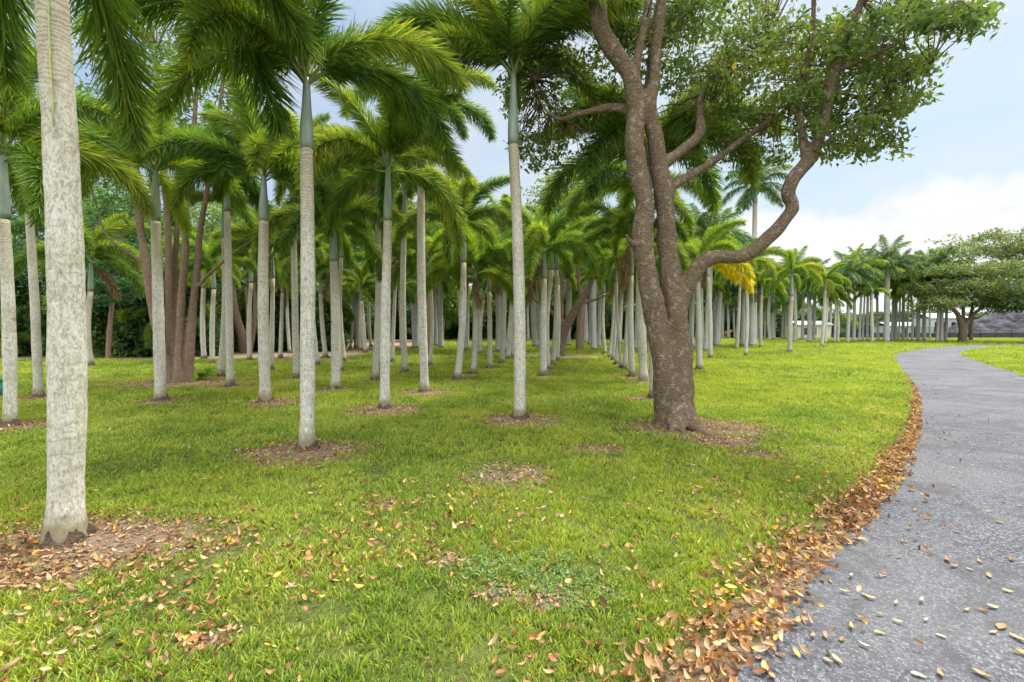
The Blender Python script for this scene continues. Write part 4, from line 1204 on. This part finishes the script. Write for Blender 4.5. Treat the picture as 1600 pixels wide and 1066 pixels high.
    # --- counted leaves lying on the asphalt
    rows = [(1240,978,1),(1195,1052,1.3),(1220,1030,1),(1290,1000,.8),(1330,985,.8),(1308,1038,1),(1345,972,.9),(1375,966,.7),(1352,935,.8),(1360,940,.8),(1375,905,.9),(1382,902,.7),(1400,948,.6),
            (1403,978,.8),(1375,995,.9),(1270,1000,.7),(1320,930,.8),(1295,1040,.8),(1440,945,.9),(1447,975,.6),(1470,1000,.8),(1480,880,1.2),(1490,890,1),(1545,905,1),(1535,960,.8),(1550,955,1.2),(1565,985,1.7),(1590,1005,1.2),
            (1552,995,.7),(1410,850,.7),(1415,851,.6),(1448,858,.9),(1452,808,.8),(1470,782,.6),(1500,742,.5),(1520,730,.6),(1555,725,.5),(1562,757,.6),(1568,788,.8),(1560,820,.9),(1545,803,.7),(1595,795,.7),(1580,880,1),
            (1460,737,.5),(1430,800,.6),(1420,830,.6),(1530,882,.8),(1515,895,.6),(1600,1030,1.3),(1468,1060,1),(1435,1062,1),(1535,1062,1.1),(1350,1015,.7),(1405,875,.7),(1510,960,.7),(1575,930,.9),(1440,775,.5),(1490,762,.5),(1330,905,.8),(1535,705,.5),(1475,700,.4),(1445,765,.5)]
    meshes = [litter_leaf(80 + i, random.uniform(.065, .09), random.uniform(.024, .036), M['litter_path'], random.uniform(.0, .8)) for i in range(6)]
    for i, (u, v, s) in enumerate(rows):
        p = gnd(u, v)
        o = link('fallen_leaf', meshes[i % 6], None, (p.x, p.y, .022))
        o.rotation_euler = (random.gauss(0, .12), random.gauss(0, .12), random.uniform(0, 6.28))
        o.scale = (.72 * s + .1,) * 3
        tag(o, 'single dry tan leaf lying flat on the grey asphalt path', 'leaf', 'dry leaves scattered on the path')

def build_woodland():
    # dense far understorey reading as one mass
    def spray(seed, n, R_, ls, mat):
        rng = np.random.default_rng(seed)
        C = norm(rng.normal(size=(n // 8, 3))) * (rng.uniform(0, 1, (n // 8, 1)) ** .5) * R_
        v, f, lv = clump_leaves(C, 8, R_ * .3, ls, .35, .5, .3)
        return mesh_np('leaf_spray', v, f, [mat], {'lv': lv})
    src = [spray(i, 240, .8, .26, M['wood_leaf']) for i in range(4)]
    frs = FR['dc'] + FR['dd'][:1]
    P, S, I, Rr = [], [], [], []
    rg = np.random.default_rng(77)
    def band(u0, u1, Y0, dY, H, n, s):
        for _ in range(n):
            u = rg.uniform(u0, u1); Y = Y0 + rg.uniform(0, dY)
            x = (u - 800) / F * Y
            top = H * (.8 + .35 * mnoise.noise(Vector((x * .25, 0, 5))))
            P.append((x, Y, rg.uniform(0, 1) ** .9 * top)); S.append(s * rg.uniform(.7, 1.3))
            I.append(int(rg.integers(0, 6))); Rr.append((rg.normal(0, .3), rg.normal(0, .3), rg.uniform(0, 6.28)))
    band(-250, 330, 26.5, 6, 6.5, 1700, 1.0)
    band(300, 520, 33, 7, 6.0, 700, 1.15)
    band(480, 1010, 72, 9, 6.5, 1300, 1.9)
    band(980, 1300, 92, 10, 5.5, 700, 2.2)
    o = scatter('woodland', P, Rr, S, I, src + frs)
    tag(o, 'dark tangled understorey of the wood behind the grove', 'woodland', kind='stuff')
    # far tree line to the right, beyond the fence
    P.clear(); S.clear(); I.clear(); Rr.clear()
    src2 = [spray(20 + i, 240, .8, .26, M['far_leaf']) for i in range(4)]
    for _ in range(1500):
        u = rg.uniform(1240, 2100); Y = 150 + rg.uniform(0, 14); x = (u - 800) / F * Y
        top = 6.0 + 2.0 * mnoise.noise(Vector((x * .06, 0, 1)))
        P.append((x, Y, rg.uniform(0, 1) * top)); S.append(rg.uniform(2.2, 3.6)); I.append(int(rg.integers(0, 4))); Rr.append((0, 0, rg.uniform(0, 6.28)))
    o = scatter('tree_line', P, Rr, S, I, src2)
    tag(o, 'low distant tree line on the horizon at right', 'tree line', kind='stuff')

# ------------------------------------------------------------------ small things
def bx(x0, x1, y0, y1, z0, z1):
    V = np.array([(x, y, z) for z in (z0, z1) for y in (y0, y1) for x in (x0, x1)], float)
    Q = np.array([(0, 2, 3, 1), (4, 5, 7, 6), (0, 1, 5, 4), (2, 6, 7, 3), (0, 4, 6, 2), (1, 3, 7, 5)])
    return V, Q
def part(name, boxes, mat, parent, **k):
    v, q = merge(boxes); return link(name, mesh_np(name, v, q, [mat]), parent)

def small_things():
    # chain-link fence with dark screen
    a, b = np.array([-0.0, 0, 0]), 0
    Yf = 88.0
    def X(u): return (u - 800) / F * Yf
    x0, x1 = X(1290), X(1760)
    root = empty('boundary_fence', (x0, Yf, 0)); tag(root, 'dark mesh fence with posts running along the far side of the lawn at right', 'fence')
    W = x1 - x0
    n = int(W / 3)
    for i in range(n + 1):
        v, q = tube(np.array([(i * 3, 0, -.05), (i * 3, 0, 1), (i * 3, 0, 2.1)]), [.045] * 3, 8)
        link('post', mesh_np('post', v, q, [M['black']], smooth=True), root)
    bars = [bx(0, W, -.02, .02, 1.98, 2.03), bx(0, W, -.015, .015, .9, .93)]
    part('rail', bars, M['black'], root)
    wires = [bx(0, W, -.004, .004, z, z + .02) for z in np.arange(.95, 1.98, .16)] + [bx(x, x + .02, -.006, .006, .05, 1.98) for x in np.arange(.1, W, .45)]
    part('wire_mesh', wires, M['black'], root)
    part('screen', [bx(0, W, .03, .045, .02, .9)], M['black'], root)
    # rubble mound
    c = np.array([X(1640) + 10, Yf + 14, 0])
    V, Q = [], []
    na, nr = 90, 30
    for i in range(nr):
        f = i / (nr - 1)
        for j in range(na):
            a = 2 * math.pi * j / na
            rx, ry = 17, 9
            x, y = rx * f * math.cos(a), ry * f * math.sin(a)
            h = 5.6 * (1 - f ** 2.2) * (1 + .22 * mnoise.noise(Vector((x * .16, y * .16, 2)))) + .8 * mnoise.fractal(Vector((x * .5, y * .5, 1)), .6, 2.0, 5) * (1 - f * .5) + .28 * abs(mnoise.noise(Vector((x * 2, y * 2, 0))))
            V.append((x, y, max(h, -.1) if f < .99 else -.1))
    for i in range(nr - 1):
        for j in range(na):
            k = (j + 1) % na
            Q.append((i * na + j, (i + 1) * na + j, (i + 1) * na + k, i * na + k))
    o = link('rubble_mound', mesh_np('rubble_mound', V, Q, [M['rubble']]), None, tuple(c))
    tag(o, 'large purplish-grey mound of rubble behind the fence at the right edge', 'mound')
    # pale greenhouse / sheds
    Yb = 100.0
    def shed(name, u, wid, dep, h, wallm, roofm, lab, cat, Y=Yb, ridge=1.0, nopen=3):
        x = (u - 800) / F * Y
        r = empty(name, (x, Y, 0)); tag(r, lab, cat)
        part('wall', [bx(-wid / 2, wid / 2, 0, dep, 0, h)], wallm, r)
        part('wall_trim', [bx(-wid / 2 + i * wid / 6 - .06, -wid / 2 + i * wid / 6 + .06, -.05, -.004, 0, h) for i in range(1, 6)], M['cream'], r)
        V = [(-wid / 2 - .3, -.4, h), (wid / 2 + .3, -.4, h), (wid / 2 + .3, dep + .4, h), (-wid / 2 - .3, dep + .4, h), (-wid / 2 - .3, dep / 2, h + ridge), (wid / 2 + .3, dep / 2, h + ridge)]
        V = np.array(V + [(a, b2, z + .15) for a, b2, z in V])
        me = bpy.data.meshes.new('roof'); me.from_pydata([tuple(p) for p in V], [], [(6, 7, 11, 10), (8, 9, 10, 11), (0, 4, 5, 1), (2, 5, 4, 3), (0, 1, 7, 6), (2, 3, 9, 8), (0, 6, 10, 4), (4, 10, 9, 3), (1, 5, 11, 7), (5, 2, 8, 11)])
        me.materials.append(roofm); me.update(); link('roof', me, r)
        st = wid / (nopen * 2 + 1)
        for i in range(nopen):
            part('opening', [bx(-wid / 2 + st * (2 * i + 1), -wid / 2 + st * (2 * i + 2), -.03, .02, h * .25, h * .8)], M['darkglass'], r)
        return r
    shed('pavilion', 1272, 6.2, 4, 2.4, M['cream'], M['white'], 'small open hut with white roof far behind the palms right of the lone palm', 'hut', 86, .7)
    shed('greenhouse', 1483, 9, 5, 4.2, M['white'], M['white'], 'pale white shed seen beside the trunk of the flat-topped tree', 'shed', 108, 1.2, 4)
    shed('greenhouse', 1420, 10, 5, 2.4, M['white'], M['white'], 'long pale low shed seen between the far royal trunks', 'shed', 112, .9, 4)
    # playground pieces
    def pos(u, Y): return (u - 800) / F * Y
    x = pos(825, 72)
    r = empty('play_house', (x, 72, 0)); tag(r, 'small red and orange playhouse far behind the third nearest palm', 'playhouse')
    part('wall', [bx(-1.0, -.3, 0, 1.4, 0, 1.2), bx(.3, 1.0, 0, 1.4, 0, 1.2), bx(-.3, .3, 0, 1.4, .85, 1.2)], M['red'], r)
    me = bpy.data.meshes.new('roof'); me.from_pydata([(-1.3, -.2, 1.2), (1.3, -.2, 1.2), (1.3, 1.6, 1.2), (-1.3, 1.6, 1.2), (-1.3, .7, 2.1), (1.3, .7, 2.1)], [], [(0, 1, 5, 4), (2, 3, 4, 5), (0, 4, 3), (1, 2, 5), (0, 3, 2, 1)])
    me.materials.append(M['orange']); link('roof', me, r)
    part('door', [bx(-.28, .28, .1, .14, 0, .84)], M['cream'], r)
    x = pos(773, 74)
    r = empty('sandbox', (x, 74, 0)); tag(r, 'low yellow play sandbox at the foot of the far trees left of the centre palm', 'sandbox')
    part('rim', [bx(-1.8, 1.8, -1, -.8, 0, .38), bx(-1.8, 1.8, .8, 1, 0, .38), bx(-1.8, -1.6, -.8, .8, 0, .38), bx(1.6, 1.8, -.8, .8, 0, .38)], M['yellow'], r)
    part('sand', [bx(-1.59, 1.59, -.79, .79, 0, .2)], M['cream'], r)
    x = pos(842, 74)
    r = empty('slide', (x, 74, 0)); tag(r, 'pale play slide with arched frame right of the far playhouse', 'slide')
    v, q = tube(np.array([(-.6, 0, 0), (-.6, 0, 1.8), (-.2, 0, 2.5), (.4, 0, 2.5), (.8, 0, 1.8), (.8, 0, 0)]), [.06] * 6, 8); link('frame', mesh_np('frame', v, q, [M['white']]), r)
    t = np.linspace(0, 1, 8); pl = np.stack([.8 + 1.8 * t, np.zeros(8), 1.4 * (1 - t) ** 1.3 + .15], 1)
    v, q = tube(pl, [.22] * 8, 8); link('chute', mesh_np('chute', v, q, [M['orange']]), r)
    x = pos(1137, 84)
    r = empty('play_horse', (x, 84, 0)); tag(r, 'small orange play figure in the grass far behind the yellow frond', 'play figure')
    v, q = tube(np.array([(-.7, 0, .8), (-.2, 0, 1.0), (.4, 0, 1.0), (.8, 0, 1.5), (1.1, 0, 1.4)]), [.25, .33, .3, .18, .12], 10); link('body', mesh_np('body', v, q, [M['orange']], smooth=True), r)
    for lx in (-.5, .4): part('leg', [bx(lx - .08, lx + .08, -.15, .15, 0, .8)], M['white'], r)
    x = pos(1184, 84)
    r = empty('trash_can', (x, 84, 0)); tag(r, 'teal green rubbish bin far off among the royal palm trunks', 'bin')
    v, q = tube(np.array([(0, 0, 0), (0, 0, .6), (0, 0, 1.2)]), [.38, .44, .48], 16); link('body', mesh_np('body', v, q, [M['teal']], smooth=True), r)
    v, q = tube(np.array([(0, 0, 1.2), (0, 0, 1.28), (0, 0, 1.42)]), [.52, .5, .15], 16); link('lid', mesh_np('lid', v, q, [M['teal']], smooth=True), r)
    # green bin at the left edge
    p = gnd(1, 622)
    r = empty('garden_bin', tuple(p)); tag(r, 'dark green garden bin just showing at the left edge of the lawn', 'bin')
    v, q = tube(np.array([(0, 0, 0), (0, 0, .2), (0, 0, .42)]), [.13, .15, .16], 16); link('body', mesh_np('body', v, q, [M['dgreen']], smooth=True), r)
    v, q = tube(np.array([(0, 0, .42), (0, 0, .44), (0, 0, .47)]), [.18, .18, .05], 16); link('lid', mesh_np('lid', v, q, [M['dgreen']], smooth=True), r)
    # small bright fern by the brown clump
    p = gnd(308, 597)
    r = empty('small_fern', tuple(p)); tag(r, 'small bright green fern at the foot of the brown trunk clump', 'fern')
    M['fern'] = leaf_mat('fern_leaf', [(0, (.14, .30, .04)), (1, (.34, .48, .07))], .5, .5)
    ms = frond_mesh('fern_frond', M['fern'], 'royal', .85, 70, -30, 1.1, 34, 4, .13, .03, seed=99)
    for i in range(16):
        f = link('frond', ms, r); f.rotation_euler = (random.uniform(-.2, .2), random.uniform(-.3, .3), i * 2.4); s = random.uniform(.7, 1.1); f.scale = (s, s, s)

# ------------------------------------------------------------------ light, sky, camera
SUN_EL, SUN_AZ = R(60), R(60)     # azimuth measured clockwise from +Y (ahead)
EXPO = 1.32
def build_world():
    w = bpy.data.worlds.new('World'); scene.world = w; w.use_nodes = True
    nt = w.node_tree; nt.nodes.clear()
    sky = N(nt, 'ShaderNodeTexSky', sky_type='NISHITA', sun_disc=False)
    sky.sun_elevation = SUN_EL; sky.sun_rotation = SUN_AZ
    sky.air_density = 1.0; sky.dust_density = 1.5; sky.ozone_density = 1.0
    tc = N(nt, 'ShaderNodeTexCoord')
    sp = N(nt, 'ShaderNodeSeparateXYZ'); nt.links.new(tc.outputs['Generated'], sp.inputs[0])
    x, y, z = sp.outputs
    # project on a cloud plane
    zz = mathn(nt, 'MAXIMUM', z, .02)
    den = mathn(nt, 'ADD', zz, .12)
    cx = mathn(nt, 'DIVIDE', x, den); cy = mathn(nt, 'DIVIDE', y, den)
    cb = N(nt, 'ShaderNodeCombineXYZ'); nt.links.new(cx, cb.inputs[0]); nt.links.new(cy, cb.inputs[1])
    n1 = noise(nt, cb.outputs[0], .8, 7, .55, .4)
    n2 = noise(nt, cb.outputs[0], 3.0, 6, .6, .6)
    wisps = ramp(nt, [(.36, (0, 0, 0)), (.60, (1, 1, 1))], mathn(nt, 'MULTIPLY_ADD', n2, .3, mathn(nt, 'MULTIPLY', n1, .72))).outputs[0]
    # bank of cumulus low on the horizon, rising to the right
    yy = mathn(nt, 'MAXIMUM', y, .25)
    edge = mathn(nt, 'ADD', mathn(nt, 'MULTIPLY', mathn(nt, 'DIVIDE', x, yy), .17), .145)
    n3 = noise(nt, tc.outputs['Generated'], 5.5, 8, .55)
    ed = mathn(nt, 'SUBTRACT', mathn(nt, 'ADD', edge, mathn(nt, 'MULTIPLY', mathn(nt, 'SUBTRACT', n3, .5), .22)), mathn(nt, 'DIVIDE', z, yy))
    bank = mathn(nt, 'MULTIPLY_ADD', ed, 30.0, .3, clamp=True)
    lf = ramp(nt, [(.35, (1.7, 2.6, 4.0)), (.62, (3.1, 3.85, 4.3))], mathn(nt, 'MULTIPLY_ADD', x, .5, .5)).outputs[0]
    skyc = mixc(nt, .8, sky.outputs[0], lf)
    n4 = noise(nt, tc.outputs['Generated'], 9, 6, .6)
    ccol = ramp(nt, [(.34, (4.1, 4.25, 4.4)), (.58, (5.3, 5.3, 5.3))], n4).outputs[0]
    c = mixc(nt, mathn(nt, 'MULTIPLY', wisps, .7), skyc, (4.0, 4.25, 4.45))
    c = mixc(nt, bank, c, ccol)
    # added brightness high overhead, out of view, as fill light under the canopy
    hi = ramp(nt, [(.62, (0, 0, 0)), (.95, (1, 1, 1))], z).outputs[0]
    c = mixc(nt, hi, c, (21.0, 21.0, 21.0))
    # added glow in the sky behind the viewer, lighting the trunks from the front
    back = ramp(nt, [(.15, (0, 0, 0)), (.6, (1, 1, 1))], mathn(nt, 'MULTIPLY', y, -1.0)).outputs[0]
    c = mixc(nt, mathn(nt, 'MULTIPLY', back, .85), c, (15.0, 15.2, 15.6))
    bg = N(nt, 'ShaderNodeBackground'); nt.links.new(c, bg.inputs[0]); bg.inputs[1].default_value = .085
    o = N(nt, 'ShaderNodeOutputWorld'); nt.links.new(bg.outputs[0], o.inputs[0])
    L = bpy.data.lights.new('sun', 'SUN'); L.energy = 3.0; L.angle = R(15); L.color = (1, .95, .86)
    so = bpy.data.objects.new('sun', L); COL.objects.link(so)
    d = Vector((math.sin(SUN_AZ) * math.cos(SUN_EL), math.cos(SUN_AZ) * math.cos(SUN_EL), math.sin(SUN_EL)))
    so.rotation_euler = d.to_track_quat('Z', 'Y').to_euler()
    so.location = (0, -10, 30)

def build_camera():
    c = bpy.data.cameras.new('camera'); c.sensor_width = 36; c.lens = F / 1600 * 36; c.clip_start = .05; c.clip_end = 3000
    o = bpy.data.objects.new('camera', c); COL.objects.link(o)
    o.location = (0, 0, CAM_Z); o.rotation_euler = (R(90) + PITCH, 0, 0)
    scene.camera = o
    vs = scene.view_settings
    vs.view_transform = 'Standard'; vs.look = 'None'; vs.exposure = EXPO; vs.gamma = 1
    scene.cycles.max_bounces = 8; scene.cycles.diffuse_bounces = 4; scene.cycles.transmission_bounces = 4

build_world()
build_camera()
build_ground()
build_path()
build_palms()
main_tree()
other_trees()
build_woodland()
build_ground_cover()
small_things()
